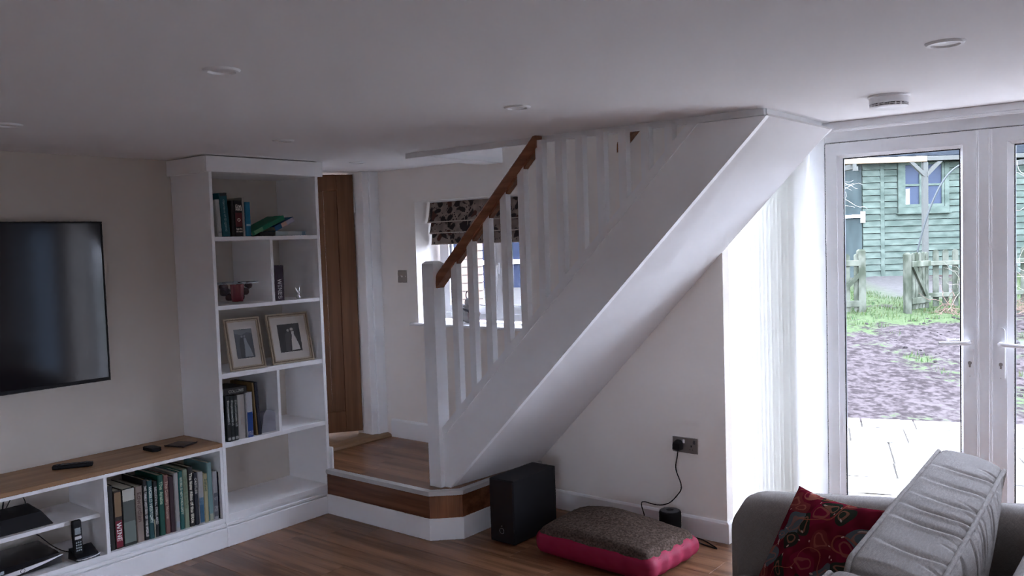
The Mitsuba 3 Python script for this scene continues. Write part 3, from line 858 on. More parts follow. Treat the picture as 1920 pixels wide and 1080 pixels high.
put(thing('plastic_sleeve', 'translucent plastic document sleeve slumped beside the leaning folders', 'document sleeve') + '__sheet', cat(trimesh.Trimesh(ps, fs, process=False), front), 'plastic_sheet')

book('book', 3.050, 3.116, 1.3525, 1.562, .16, (.030, .006, .022), 'thick dark purple book titled WINES, upright by itself', None, xs=-4.262, title='WINES', tcol=(.60, .56, .58), th=.030, ttop=.62, bands=())

# glass bowl with dark red potpourri
bw = thing('glass_bowl', 'clear glass bowl holding dark red pieces on the second shelf', 'bowl')
bz = 1.3525
prof_ = [(0, bz), (.055, bz), (.062, bz + .004), (.115, bz + .055), (.132, bz + .118)]
put(bw + '__glass', lathe(prof_, 48, (-4.388, 2.862, 0)), 'bowl_glass', smooth=40)
put(bw + '__rim', lathe([(.1305, bz + .116), (.1345, bz + .116), (.1345, bz + .121), (.1305, bz + .121), (.1305, bz + .116)], 48, (-4.388, 2.862, 0)), 'lcd')
rr = np.random.default_rng(3)
lump = []
pc = thing('candle_cup', 'red and white patterned cup inside the glass bowl', 'cup')
put(pc + '__body', lathe([(0, bz + .012), (.030, bz + .012), (.040, bz + .055), (.042, bz + .115), (.039, bz + .115), (.036, bz + .06), (0, bz + .03)], 28, (-4.335, 2.842, 0)), 'colour', smooth=True,
    color=np.array([(.16, .02, .03)] * 1))if False else None
lm = lathe([(0, bz + .012), (.030, bz + .012), (.036, bz + .055), (.038, bz + .110), (.035, bz + .110), (.032, bz + .06), (0, bz + .03)], 28, (-4.335, 2.842, 0))
vc = np.array([(.16, .035, .04) if (math.sin(v[2] * 160) + math.sin(math.atan2(v[1] - 2.842, v[0] + 4.335) * 7)) > .5 else (.12, .012, .02) for v in lm.vertices])
put(pc + '__body', lm, 'colour', smooth=True, color=vc)
for k in range(30):
    a, r = k * 2.4, (.035, .06, .08)[k % 3]
    s = rr.uniform(.017, .025)
    m = trimesh.creation.icosphere(subdivisions=2, radius=s)
    m.vertices *= 1 + .25 * (meshkit.noise(m.vertices * 90 + k) - .5)[:, None]
    m.apply_translation((-4.392 + r * math.cos(a), 2.862 + r * math.sin(a), bz + .036 + (k % 3) * .032))
    if np.hypot(m.vertices[:, 0] + 4.335, m.vertices[:, 1] - 2.842).min() < .036 or np.hypot(m.vertices[:, 0] + 4.388, m.vertices[:, 1] - 2.862).max() > .106:
        continue
    put('potpourri_piece' if 'potpourri_piece' not in scene else f'potpourri_piece_{k:03d}', m, 'colour', smooth=True, color=rr.uniform(.2, .8) * np.array((.06, .014, .014)), label='dark red dried piece inside the glass bowl', cat='dried fruit', group='dried pieces in the glass bowl')

# silver rabbit
rbt = thing('rabbit_figurine', 'small silver rabbit figurine with long ears right of the wine book', 'figurine')
ro = np.array([-4.265, 3.214, 1.3525])


def blob(c, r):
    m = trimesh.creation.icosphere(subdivisions=3, radius=1)
    m.vertices = m.vertices * np.array(r) + np.array(c) + ro
    return m


put(rbt + '__body', trimesh.util.concatenate([blob((0, 0, .014), (.013, .012, .0142)), blob((.002, 0, .034), (.010, .009, .010)), blob((.008, .006, .004), (.008, .004, .004)), blob((.008, -.006, .004), (.008, .004, .004)), blob((-.013, 0, .010), (.005, .005, .005))]), 'silver', smooth=True)
for s in (-1, 1):
    put(rbt + '__ear', hull(np.vstack([blob((0, s * .004, .043), (.003, .003, .003)).vertices, blob((-.002, s * .012, .060), (.003, .004, .005)).vertices, blob((-.003, s * .015, .070), (.002, .002, .002)).vertices])), 'silver', smooth=40)

# photo frames


def photo_frame(base, corners_bottom, width, height, rot, tilt, label, dark, x0):
    """stands on the shelf at the bottom centre point, leaning back by tilt, turned by rot about z."""
    key = thing(base, label, 'photo frame', None)
    yb_, zb2 = corners_bottom
    b = .022

    def place(m):                   # local: x right(+y world), y up, z out (+x world)
        v = m.vertices
        mm = trimesh.Trimesh(np.stack([v[:, 2], v[:, 0], v[:, 1]], 1), m.faces, process=False)
        return xf(xf(mm, ry=-tilt), (x0, yb_, zb2), rz=rot)
    w2, h = width / 2, height
    for (q) in ([(-w2, 0), (w2, 0), (w2 - b, b), (-w2 + b, b)], [(-w2, h), (-w2 + b, h - b), (w2 - b, h - b), (w2, h)], [(-w2, 0), (-w2 + b, b), (-w2 + b, h - b), (-w2, h)], [(w2, 0), (w2, h), (w2 - b, h - b), (w2 - b, b)]):
        put(key + '__moulding', place(prism(q, 'z', 0, .014)), 'champagne')
    put(key + '__bead', place(cut(prism([(-w2 + .008, .008), (w2 - .008, .008), (w2 - .008, h - .008), (-w2 + .008, h - .008)], 'z', .010, .018), prism([(-w2 + .014, .014), (w2 - .014, .014), (w2 - .014, h - .014), (-w2 + .014, h - .014)], 'z', 0, .03))), 'champagne_dark')
    put(key + '__mount', place(box(-w2 + b, w2 - b, b, h - b, .002, .006)), 'mount_card')
    pw, ph = (width - 2 * b) * .62, (height - 2 * b) * .66
    cx, cy = 0.0, h / 2
    put(key + '__photo_print', place(box(cx - pw / 2, cx + pw / 2, cy - ph / 2, cy + ph / 2, .005, .0068)), 'colour', color=(.020, .018, .018) if dark else (.075, .085, .095))

    def flat(pts, z):
        return place(prism([(cx + a * pw, cy + c * ph) for a, c in pts], 'z', .0065, .0068 + z))
    if dark:
        dress = [(.03, -.46), (.42, -.44), (.36, -.25), (.26, .0), (.20, .12), (.22, .22), (.10, .22), (.11, .10), (.06, -.1)]
        suit = [(-.25, -.48), (-.05, -.48), (.0, -.1), (.06, .10), (.02, .2), (-.12, .22), (-.2, .1), (-.22, -.1)]
        put(key + '__photo_print__bride', cat(flat(dress, .0006), flat([(a * .07 + .13, c * .05 + .30) for a, c in [(math.cos(t), math.sin(t)) for t in np.linspace(0, 6.2, 14)]], .0006)), 'colour', color=(.50, .48, .45))
        put(key + '__photo_print__groom', flat(suit, .0004), 'colour', color=(.045, .042, .042))
        put(key + '__photo_print__face', flat([(a * .055 - .05, c * .045 + .27) for a, c in [(math.cos(t), math.sin(t)) for t in np.linspace(0, 6.2, 14)]], .0006), 'colour', color=(.36, .34, .32))
    else:
        put(key + '__photo_print__bride', cat(flat([(-.05, -.46), (.42, -.46), (.30, -.2), (.16, .05), (.10, .2), (.0, .18), (.0, -.1)], .0004)), 'colour', color=(.26, .29, .31))
        put(key + '__photo_print__groom', flat([(-.28, -.48), (-.08, -.48), (-.03, .0), (-.04, .2), (-.2, .2), (-.28, .0)], .0004), 'colour', color=(.035, .04, .045))
        put(key + '__photo_print__sky', flat([(-.5, .5), (-.5, .36), (-.1, .30), (.2, .38), (.5, .33), (.5, .5)], .0003), 'colour', color=(.15, .165, .17))
        put(key + '__photo_print__face', cat(*[flat([(a * .05 + ox, c * .04 + .25) for a, c in [(math.cos(t), math.sin(t)) for t in np.linspace(0, 6.2, 12)]], .0006) for ox in (-.11, .05)]), 'colour', color=(.2, .21, .22))
    put(key + '__back_stand', place(hull([(-.03, .0, -.002), (.03, .0, -.002), (-.02, h * .7, -.002), (.02, h * .7, -.002), (-.03, .006, -.03), (.03, .006, -.03)])), 'black')
    put(key + '__glass_pane', place(trimesh.Trimesh([(-w2 + b, b, .009), (w2 - b, b, .009), (w2 - b, h - b, .009), (-w2 + b, h - b, .009)], [(0, 1, 2), (0, 2, 3)], process=False)), 'glass')
    return key


M('mount_card', (.52, .48, .44), .8, .1)
M('champagne', (.42, .34, .25), .35, .5, .35)
M('champagne_dark', (.16, .115, .075), .4, .5, .35)
photo_frame('photo_frame', (2.855, .9705), .222, .302, math.radians(-6), math.radians(13), 'left silver-gold photo frame with a grey wedding couple picture', False, -4.285)
photo_frame('photo_frame', (3.172, .9705), .284, .302, math.radians(-5), math.radians(13), 'right gold photo frame with a dark wedding picture, bride in white dress', True, -4.285)

# ------------------------------------------------------------------ things on and in the media unit
wt = .589
rm = thing('remote_control', 'long black remote control on the oak worktop below the television', 'remote control')
rmm = lambda m: xf(m, (-4.44, 1.915, wt), rz=math.radians(58))
put(rm + '__body', rmm(softbox(.185, .045, .022, .008, 3)[0].apply_translation((0, 0, .011))), 'black', smooth=40)
for i in range(7):
    for j in range(3):
        put(rm + '__body__button', rmm(box(-.075 + i * .022, -.064 + i * .022, -.014 + j * .011, -.007 + j * .011, .0215, .0235, .001)), 'dark_grey')
r2 = thing('remote_control', 'small black lozenge shaped remote control on the worktop near the bookcase', 'remote control')
put(r2 + '__body', hull([(-4.50 + .145 * a * .5 + .06, 2.335 + b, wt + c) for a, b, c in [(-1, 0, .002), (-.6, -.028, .001), (.7, -.026, .001), (1, 0, .002), (.7, .026, .001), (-.6, .028, .001), (-1, 0, .014), (-.6, -.028, .018), (.7, -.026, .020), (1, 0, .014), (.7, .026, .020), (-.6, .028, .018)]]), 'black')
tb = thing('leather_folder', 'flat dark brown folder lying on the worktop beside the bookcase', 'folder')
put(tb + '__cover', cat(hull([(-4.455, 2.415, wt), (-4.335, 2.458, wt), (-4.375, 2.565, wt), (-4.495, 2.52, wt), (-4.455, 2.415, wt + .006), (-4.335, 2.458, wt + .006), (-4.375, 2.565, wt + .006), (-4.495, 2.52, wt + .006)])), 'colour', color=(.075, .05, .035))
put(tb + '__edge', cat(tube([(-4.455, 2.415, wt + .007), (-4.335, 2.458, wt + .007), (-4.375, 2.565, wt + .007)], .0025, 6)), 'black')

sb = thing('set_top_box', 'long black box with sloping front on the middle shelf of the media unit', 'set-top box')
put(sb + '__body', hull([(-4.56, 1.30, .3665), (-4.33, 1.25, .3665), (-4.33, 1.762, .3665), (-4.56, 1.745, .3665), (-4.55, 1.31, .436), (-4.36, 1.26, .432), (-4.36, 1.722, .432), (-4.55, 1.735, .436)]), 'black')
pv = thing('video_recorder', 'black digital recorder with curved silver front in the bottom of the media unit', 'digital recorder')
pvx = -4.275
put(pv + '__body', hull([(-4.56, 1.36, .168), (-4.56, 1.78, .168), (pvx, 1.36, .168), (pvx - .03, 1.78, .175), (-4.56, 1.36, .232), (-4.56, 1.775, .232), (pvx - .01, 1.36, .232), (pvx - .035, 1.775, .222)]), 'black_gloss')
bd = [(1.37, .172), (1.48, .174), (1.60, .183), (1.70, .196), (1.785, .2115), (1.785, .215), (1.70, .208), (1.60, .203), (1.48, .199), (1.37, .194)]
put(pv + '__silver_band', cat(*[hull([(pvx - .0 - (.03 * max(0, (y_ - 1.36) / .42)) + o, y_, z_) for y_, z_ in (bd[i], bd[i + 1], bd[8 - i], bd[9 - i]) for o in (0, .004)]) for i in range(4)]), 'silver')
put(pv + '__silver_band__ring', xf(lathe([(.009, 0), (.011, 0), (.011, .001), (.009, .001), (.009, 0)], 24), (pvx - .013, 1.595, .193), ry=math.pi / 2, rz=math.radians(4)), 'dark_grey')
put(pv + '__sticker', hull([(pvx - .003 + o, y_, z_) for y_, z_ in ((1.488, .205), (1.512, .207), (1.512, .222), (1.488, .220)) for o in (0, .0015)]), 'lcd')
ph = thing('cordless_phone', 'black cordless phone handset standing in its cradle in the media unit', 'telephone')
hp = lambda m: xf(m, (-4.270, 1.842, .200), rz=math.radians(0), ry=math.radians(-2))
put(ph + '__handset', hp(softbox(.024, .046, .170, .010, 4)[0].apply_translation((0, 0, .085))), 'black', smooth=40)
put(ph + '__handset__screen', hp(box(.0115, .0128, -.014, .014, .100, .132, .0005)), 'lcd')
put(ph + '__handset__navigation_key', hp(box(.0115, .0135, -.016, .016, .076, .092, .001)), 'silver')
for i in range(4):
    for j in range(3):
        put(ph + '__handset__key', hp(box(.0115, .0130, -.013 + j * .010, -.006 + j * .010, .018 + i * .013, .025 + i * .013, .0008)), 'lcd')
put(ph + '__cradle', hull([(-4.255 - a, 1.885 + b, .1665 + c) for a, b, c in [(0, -.055, 0), (0, .055, 0), (.09, .06, 0), (.09, -.06, 0), (.004, -.052, .014), (.004, .052, .014), (.09, .055, .050), (.09, -.055, .050)]]), 'black_gloss')
put(ph + '__silver_edge', tube(spline([(-4.262, 1.829, .176), (-4.251, 1.845, .174), (-4.249, 1.885, .174), (-4.252, 1.925, .177), (-4.262, 1.945, .182)], 16), .0030, 6), 'silver')
for k, pts in enumerate(([(-4.55, 1.60, .436), (-4.50, 1.58, .48), (-4.45, 1.56, .555)], [(-4.55, 1.62, .436), (-4.48, 1.60, .49), (-4.43, 1.585, .555)], [(-4.55, 1.635, .436), (-4.50, 1.64, .49), (-4.48, 1.655, .555)], [(-4.55, 1.725, .430), (-4.53, 1.71, .47), (-4.50, 1.69, .50), (-4.49, 1.69, .555)])):
    put(thing('cable', ('thick black cable left of the others behind the set-top box', 'second black cable rising behind the set-top box', 'thin black cable curving up behind the set-top box', 'thin black cable at the right end of the set-top box')[k], 'cable', 'cables behind the set-top box') + '__cord', tube(spline(pts, 16), .0035 if k < 2 else .0022, 6), 'black')
put(thing('cable', 'black cord curling on the shelf floor behind the phone cradle', 'cable') + '__cord', tube(spline([(-4.55, 1.70, .30), (-4.50, 1.76, .27), (-4.48, 1.80, .22), (-4.45, 1.86, .172), (-4.40, 1.90, .172)], 24), .0025, 6), 'black')

# ------------------------------------------------------------------ switch, socket
sw = thing('light_switch', 'square dark metal light switch on the wall left of the small window', 'light switch')
put(sw + '__plate', box(-4.447, -4.357, YB - .006, YB - .0005, 1.393, 1.480, .002), 'pewter')
put(sw + '__toggle', cat(tube([(-4.402, YB - .006, 1.437), (-4.402, YB - .010, 1.437)], .006, 12), tube([(-4.402, YB - .008, 1.437), (-4.402, YB - .022, 1.443)], [.003, .0022], 8)), 'silver')
put(sw + '__plate__screw', cat(*[tube([(x, YB - .0075, 1.437), (x, YB - .005, 1.437)], .003, 8) for x in (-4.438, -4.366)]), 'silver')
so = thing('double_socket', 'brushed metal double power socket on the wall under the stairs', 'power socket')
put(so + '__plate', box(-2.291, -2.139, YB - .008, YB - .0005, .462, .548, .002), 'pewter')
for x in (-2.222, -2.158):
    put(so + '__plate__rocker', box(x - .006, x + .006, YB - .012, YB - .007, .517, .537, .001), 'white' if x < -2.2 else 'dark_grey')
put(so + '__plate__pin_holes', cat(box(-2.180, -2.174, YB - .0088, YB - .007, .498, .508), box(-2.189, -2.183, YB - .0088, YB - .007, .483, .486), box(-2.171, -2.165, YB - .0088, YB - .007, .483, .486)), 'black')
pg = thing('power_plug', 'black three-pin plug in the left of the double socket with trailing cord', 'plug')
put(pg + '__body', hull([(x, YB - .008 - t, z) for x, z, t in [(-2.280, .480, 0), (-2.228, .480, 0), (-2.280, .520, 0), (-2.228, .520, 0), (-2.268, .532, 0), (-2.240, .532, 0), (-2.276, .482, .034), (-2.232, .482, .034), (-2.274, .516, .034), (-2.234, .516, .034), (-2.262, .528, .030), (-2.246, .528, .030), (-2.262, .470, .012), (-2.246, .470, .012)]]), 'black')
ck = spline([(-2.254, YB - .022, .475), (-2.258, YB - .024, .43), (-2.268, YB - .02, .37), (-2.246, YB - .02, .31), (-2.236, YB - .022, .265), (-2.262, YB - .024, .22), (-2.32, YB - .026, .165), (-2.345, YB - .03, .155), (-2.44, YB - .03, .150), (-2.482, YB - .034, .148), (-2.468, YB - .045, .10), (-2.452, YB - .055, .05), (-2.44, YB - .06, .0045), (-2.36, YB - .03, .0045), (-2.20, YB - .02, .0045), (-2.10, YB - .04, .0045), (-2.02, YB - .09, .0045), (-1.985, YB - .115, .0045), (-2.05, YB - .105, .0045), (-2.17, YB - .08, .006)], 140)
put(pg + '__cord', tube(ck, .0032, 7), 'black')

# wireless speaker
sp = thing('wireless_speaker', 'small round black speaker on the floor below the socket', 'speaker')
spc = (-2.262, 4.115, 0)
put(sp + '__body', lathe([(0, .002), (.054, .002), (.058, .010), (.060, .150), (.056, .158), (0, .158)], 40, spc), 'black_cloth', smooth=35)
put(sp + '__top', lathe([(0, .158), (.052, .158), (.052, .1605), (.046, .162), (0, .162)], 40, spc), 'dark_grey', smooth=35)
put(sp + '__touch_panel', lathe([(0, .162), (.02, .162), (.02, .1628), (0, .1628)], 24, spc), 'black')

# subwoofer
su = thing('subwoofer', 'black rectangular subwoofer on the floor beside the landing step', 'subwoofer')
put(su + '__cabinet', box(-3.063, -2.895, 3.537, 3.925, .008, .360, .003), 'black')
put(su + '__front_panel', box(-3.060, -2.898, 3.531, 3.5375, .012, .356, .002), 'black_gloss')
put(su + '__foot', cat(*[lathe([(0, 0), (.012, 0), (.012, .009), (0, .009)], 12, (x, y, 0)) for x in (-3.04, -2.92) for y in (3.57, 3.90)]), 'black')
put(su + '__badge', cat(xf(lathe([(.014, 0), (.0155, 0), (.0155, .001), (.014, .001), (.014, 0)], 24), (-2.98, 3.531, .075), rx=math.pi / 2), box(-2.982, -2.977, 3.5295, 3.531, .100, .105)), 'silver')

# dog bed
db = thing('dog_bed', 'crimson sided dog bed with brown fleece top on the floor under the stairs', 'dog bed')
sb_, su_ = softbox(.735, .485, .115, .050, 5, (.0, .0, .012))
v = sb_.vertices
v[:, 2] += .004 * (meshkit.fbm(v * 9, 3) - .5)
rip = .008 * np.sin(v[:, 0] * 55 + 2 * np.sin(v[:, 1] * 12)) * np.clip(1 - np.abs(v[:, 2]) / .05, 0, 1)
v[:, 1] += rip * np.sign(v[:, 1]) * (np.abs(v[:, 1]) > .2)
v[:, 0] += .005 * np.sin(v[:, 1] * 60) * np.sign(v[:, 0]) * (np.abs(v[:, 0]) > .33)
sb_.vertices = v
DB = lambda m: xf(m, (-2.375, 3.728, .060), rz=math.radians(-3))
lowest = sb_.vertices[:, 2].min()
put(db + '__side_cover', DB(sb_.copy().apply_translation((0, 0, -.0595 - lowest))), 'crimson', smooth=True)
ft, _ = softbox(.70, .452, .09, .042, 6, (0, 0, .040))
v = ft.vertices
hump = .030 * np.exp(-((v[:, 0] + .10) / .22) ** 2 - ((v[:, 1] - .08) / .16) ** 2) + .012 * (meshkit.fbm(v * 6 + 3, 3) - .5)
v[:, 2] += np.where(v[:, 2] > 0, hump + .004 * (meshkit.noise(v * 130) - .5), 0)
ft.vertices = v
put(db + '__fleece_top', DB(ft.apply_translation((0, 0, .040))), 'fleece', smooth=True)
ang = np.linspace(0, 2 * np.pi, 120)
rrc = np.array(sg.box(-.348, -.223, .348, .223).buffer(-.045).buffer(.045, 8).exterior.segmentize(.02).coords)
sq = np.concatenate([rrc, np.full((len(rrc), 1), .047)], 1)
put(db + '__side_cover__piping', DB(tube(sq, .008, 6, caps=False)), 'crimson', smooth=True)

# ------------------------------------------------------------------ roman blind, bag on the sill
bl = thing('roman_blind', 'floral brown and cream roman blind half raised over the small window', 'blind')
x0, x1 = -4.232, -3.335


def fold(y0, za, zb_, t=.012):
    return hull([(x, y, z) for x in (x0, x1) for y, z in ((y0, za + .006), (y0 - t, za), (y0 - t * .6, zb_), (y0, zb_))])


bf = lambda p: prism(p, 'x', x0, x1)
put(bl + '__top_fold', bf([(4.35, 1.947), (4.37, 1.947), (4.352, 1.84), (4.336, 1.812), (4.318, 1.806), (4.322, 1.82), (4.336, 1.86)]), 'blind_floral')
put(bl + '__middle_fold', bf([(4.355, 1.81), (4.372, 1.81), (4.366, 1.745), (4.345, 1.728), (4.336, 1.733), (4.345, 1.765)]), 'blind_floral')
put(bl + '__lower_fold', bf([(4.362, 1.74), (4.374, 1.74), (4.372, 1.66), (4.360, 1.652), (4.352, 1.66)]), 'blind_floral')
for yy, zz_ in ((4.316, 1.811), (4.334, 1.735), (4.350, 1.656)):
    put(bl + '__hem', box(x0, x1, yy - .002, yy + .004, zz_ - .004, zz_ + .004, .001), 'hem')
put(bl + '__headrail', box(x0, x1, 4.352, 4.392, 1.93, 1.953), 'upvc')

bg = thing('cloth_bag', 'small grey and white cloth bag with loop handle on the window sill', 'bag')
bo = np.array([-3.905, 4.355, 1.112])
m = trimesh.creation.icosphere(subdivisions=4, radius=1)
v = m.vertices
m.vertices = np.stack([v[:, 0] * .092 * (1 - .28 * np.clip(v[:, 2], 0, 1)), v[:, 1] * .05, .066 + v[:, 2] * (.066)], 1) * (1 + .12 * (meshkit.fbm(v * 3 + 2, 3) - .5))[:, None]
vv = m.vertices.copy()
vv[:, 2] = np.maximum(vv[:, 2], .001)
m.vertices = vv
cc = np.where((vv[:, :1] < -.02) & (vv[:, 2:] < .09), (.05, .05, .055), np.where((vv[:, 2:] < .075) & (vv[:, :1] > .03), (.34, .26, .25), (.42, .41, .41)))
put(bg + '__body', m.copy().apply_translation(bo), 'matte_colour', smooth=True, color=cc)
m = trimesh.creation.icosphere(subdivisions=3, radius=1)
m.vertices = m.vertices * (.058, .036, .040) * (1 + .2 * (meshkit.fbm(m.vertices * 3, 2) - .5))[:, None] + (.030, 0, .142)
put(bg + '__flap', m.apply_translation(bo), 'matte_colour', smooth=True, color=(.44, .43, .43))
put(bg + '__strap', tube(spline([bo + (.090, -.03, .055), bo + (.05, -.055, .085), bo + (-.01, -.055, .105), bo + (-.06, -.04, .125)], 16), .009, 8), 'dark_grey', smooth=True)
put(bg + '__loop_handle', tube(spline([bo + (-.012, 0, .165), bo + (-.022, 0, .19), bo + (-.012, 0, .212), bo + (.006, 0, .216), bo + (.012, 0, .195), bo + (.008, 0, .172)], 24), .004, 6), 'dark_grey', smooth=True)
put(bg + '__corner', hull([bo + p for p in ((.055, -.01, .165), (.055, .01, .165), (.088, -.012, .150), (.088, .012, .150), (.083, 0, .195))]), 'matte_colour', color=(.40, .40, .40))

# ------------------------------------------------------------------ sofa
sf = thing('sofa', 'grey woven fabric sofa facing the television with its far arm by the french doors', 'sofa')
n = 40
# arm: rounded, rising towards the back


def arm_mesh():
    V = []
    xs_ = np.linspace(-1.452, -.30, n)
    for i, x in enumerate(xs_):
        f_ = (x + 1.40) / .9
        ztop = .620 + .10 * max(f_, 0)
        nose = min(1.0, math.sqrt(max(0.0, 1 - max(0, (-1.36 - x) / .0925) ** 2)))
        ztop = .54 + (ztop - .54) * nose if x < -1.36 else ztop
        r = .085 * (0.75 + .25 * nose)
        prof_ = []
        for t in np.linspace(0, np.pi, 15):
            prof_.append((3.245 - .105 * math.cos(t), ztop - r + r * math.sin(t) ** .8))
        prof_ = [(3.140, .06)] + prof_ + [(3.350, .06)]
        V.append([(x, a, b) for a, b in prof_])
    V = np.array(V)
    m_, k_ = V.shape[:2]
    F = []
    for i in range(m_ - 1):
        for j in range(k_ - 1):
            a, b, c, d = i * k_ + j, i * k_ + j + 1, (i + 1) * k_ + j + 1, (i + 1) * k_ + j
            F += [(a, b, c), (a, c, d)]
    for j in range(1, k_ - 1):
        F += [(0, j + 1, j)]
        o = (m_ - 1) * k_
        F += [(o, o + j, o + j + 1)]
    mm = trimesh.Trimesh(V.reshape(-1, 3), F, process=False)
    mm.invert()
    return mm


put(sf + '__arm', arm_mesh(), 'sofa', smooth=50)
SY0 = .70
put(sf + '__base', box(-1.43, -.25, SY0, 3.35, .06, .22, .02), 'sofa')
put(sf + '__foot', cat(*[lathe([(0, 0), (.022, 0), (.03, .062), (0, .062)], 14, (x, y, 0)) for x in (-1.36, -.28) for y in (.8, 3.28)]), 'oak_rail', uv=(.3, .3))
bk_, _ = softbox(.27, 2.50, .66, .11, 5)
put(sf + '__back', xf(bk_, (-.292, 1.905, .432), ry=math.radians(5)), 'sofa', smooth=True)
put(sf + '__back_seam', xf(tube([(-.005, y, .318 + .004 * math.sin(y * 7)) for y in np.linspace(-1.2, 1.2, 30)], .005, 6), (-.292 + .03, 1.905, .438), ry=math.radians(5)), 'sofa')
for k, (ya, yb_) in enumerate(((2.00, 3.125), (.86, 1.985))):
    sc_, _ = softbox(.86, yb_ - ya, .17, .055, 5, (0, 0, .018))
    put(sf + '__seat_cushion', xf(sc_, (-1.005, (ya + yb_) / 2, .250)), 'sofa', smooth=True)


def back_cushion(label, cx, cy, cz, length, roll, pitch, yaw, seed):
    key = thing('back_cushion', label, 'cushion', None)
    tx, h, r = .205, .46, .022
    m, u = gridbox(tx, length, h, r, (26, 190, 44))
    v = np.array(m.vertices)
    un = v / (np.array([tx, length, h]) / 2)
    g = np.random.default_rng(seed)
    fall = lambda a: np.clip(1 - a ** 2, 0, 1) ** .6
    nx, ny, nz = np.abs(un[:, 0]), np.abs(un[:, 1]), np.abs(un[:, 2])
    v[:, 0] += .055 * un[:, 0] * fall(un[:, 1]) * fall(un[:, 2])
    # the boxing sags and swells between its creases, highest in the middle of its width
    top = np.clip((un[:, 2] - .9) / .08, 0, 1)
    v[:, 2] += .022 * top * fall(un[:, 0])
    dz = np.zeros(len(v))
    cs = np.array([.30, .16, .02, -.075, -.17, -.36]) * length + g.uniform(-.012, .012, 6)
    for c in cs:                    # creases curve across the boxing and have one sharp lip
        d_ = v[:, 1] - (c - .055 * (1 - un[:, 0] ** 2) + .03)
        depth = g.uniform(.5, 1.0) * .011 * np.clip(.35 + .65 * un[:, 0] + .45, .15, 1)
        dz -= depth * np.where(d_ > 0, np.exp(-(d_ / .020) ** 2), np.exp(-(d_ / .005) ** 2))
        dz += .45 * depth * np.exp(-((d_ + .020) / .016) ** 2)
    for c in g.uniform(-.48, .48, 16) * length:     # short puckers at the rear seam
        d_ = v[:, 1] - c
        dz -= g.uniform(.3, 1) * .005 * np.exp(-(d_ / .006) ** 2) * np.clip((un[:, 0] - .35) / .6, 0, 1)
    v[:, 2] += dz * top * np.clip((1 - nx) / .06, 0, 1)
    dx = np.zeros(len(v))
    for c in g.uniform(-.48, .48, 22) * length:      # and below it
        d_ = v[:, 1] - c - (1 - un[:, 2]) * h / 2 * g.uniform(-.25, .5)
        dx -= g.uniform(.2, 1) * .006 * np.exp(-(d_ / .007) ** 2) * np.exp(-((un[:, 2] - .75) / g.uniform(.2, .5)) ** 2)
    side = np.clip((nx - .9) / .08, 0, 1) * np.clip((1 - nz) / .06, 0, 1)
    v[:, 0] += dx * side * np.sign(un[:, 0])
    v += .006 * (meshkit.fbm(v * 7 + seed, 3) - .5)[:, None]
    m.vertices = v
    place = lambda q: xf(xf(q, rx=pitch, ry=roll), (cx, cy, cz), rz=yaw)
    put(key + '__cover', place(m), 'sofa', smooth=True)
    for s in (-1, 1):
        a, b, rr_ = length / 2 - .001, h / 2 + .001, .028
        path = []
        for (qx, qz, t0) in ((a - rr_, b - rr_, 0), (-a + rr_, b - rr_, 90), (-a + rr_, -b + rr_, 180), (a - rr_, -b + rr_, 270)):
            for t in np.radians(np.linspace(t0, t0 + 90, 7)):
                path.append((qx + rr_ * math.cos(t), qz + rr_ * math.sin(t)))
        path = np.array(path + [path[0]])
        path = np.concatenate([np.linspace(path[i], path[i + 1], 12 if np.linalg.norm(path[i + 1] - path[i]) > .1 else 2, endpoint=False) for i in range(len(path) - 1)] + [path[:1]])
        wob = .0025 * np.sin(path[:, 0] * 40 + seed)
        P_ = np.stack([s * (tx / 2 + .001) + wob * .4, path[:, 0], path[:, 1] + wob + 0], 1)
        put(key + '__cover__piping', place(tube(P_, .0075, 8, caps=False)), 'sofa', smooth=True)
    return key


back_cushion('large grey boxed back cushion with piping leaning on the sofa back', -.655, 2.745, .600, 1.10, math.radians(12), math.radians(2.5), math.radians(2), 5)
back_cushion('grey back cushion at the bottom edge of the photo, only its corner in view', -.665, 1.60, .560, 1.08, math.radians(12), math.radians(0), math.radians(0), 8)

# red floral scatter cushion
rc = thing('scatter_cushion', 'red floral scatter cushion leaning in the corner of the sofa arm', 'cushion')
n = 48
g = np.linspace(-1, 1, n)
U_, V_ = np.meshgrid(g, g, indexing='ij')
pin = 1 - .10 * (1 - U_ ** 2) * np.abs(V_) ** 2
pin2 = 1 - .10 * (1 - V_ ** 2) * np.abs(U_) ** 2
hx_, hy_ = .205 * U_ * pin2, .205 * V_ * pin
th_ = .075 * np.clip((1 - U_ ** 2), 0, 1) ** .5 * np.clip((1 - V_ ** 2), 0, 1) ** .5
th_ = th_ * (1 + .25 * (meshkit.fbm(np.stack([U_ * 2, V_ * 2, 0 * U_], -1), 3) - .5))
P1 = np.stack([hx_, hy_, th_], -1).reshape(-1, 3)
P2 = np.stack([hx_, hy_, -th_], -1).reshape(-1, 3)
F = []
for i in range(n - 1):
    for j in range(n - 1):
        a, b, c, d = i * n + j, (i + 1) * n + j, (i + 1) * n + j + 1, i * n + j + 1
        F += [(a, b, c), (a, c, d)]
F = np.array(F)
F = np.vstack([F, F[:, ::-1] + n * n])
mm = trimesh.Trimesh(np.vstack([P1, P2]), F, process=False)
uvs = np.vstack([np.stack([hx_, hy_], -1).reshape(-1, 2)] * 2) + 3.3
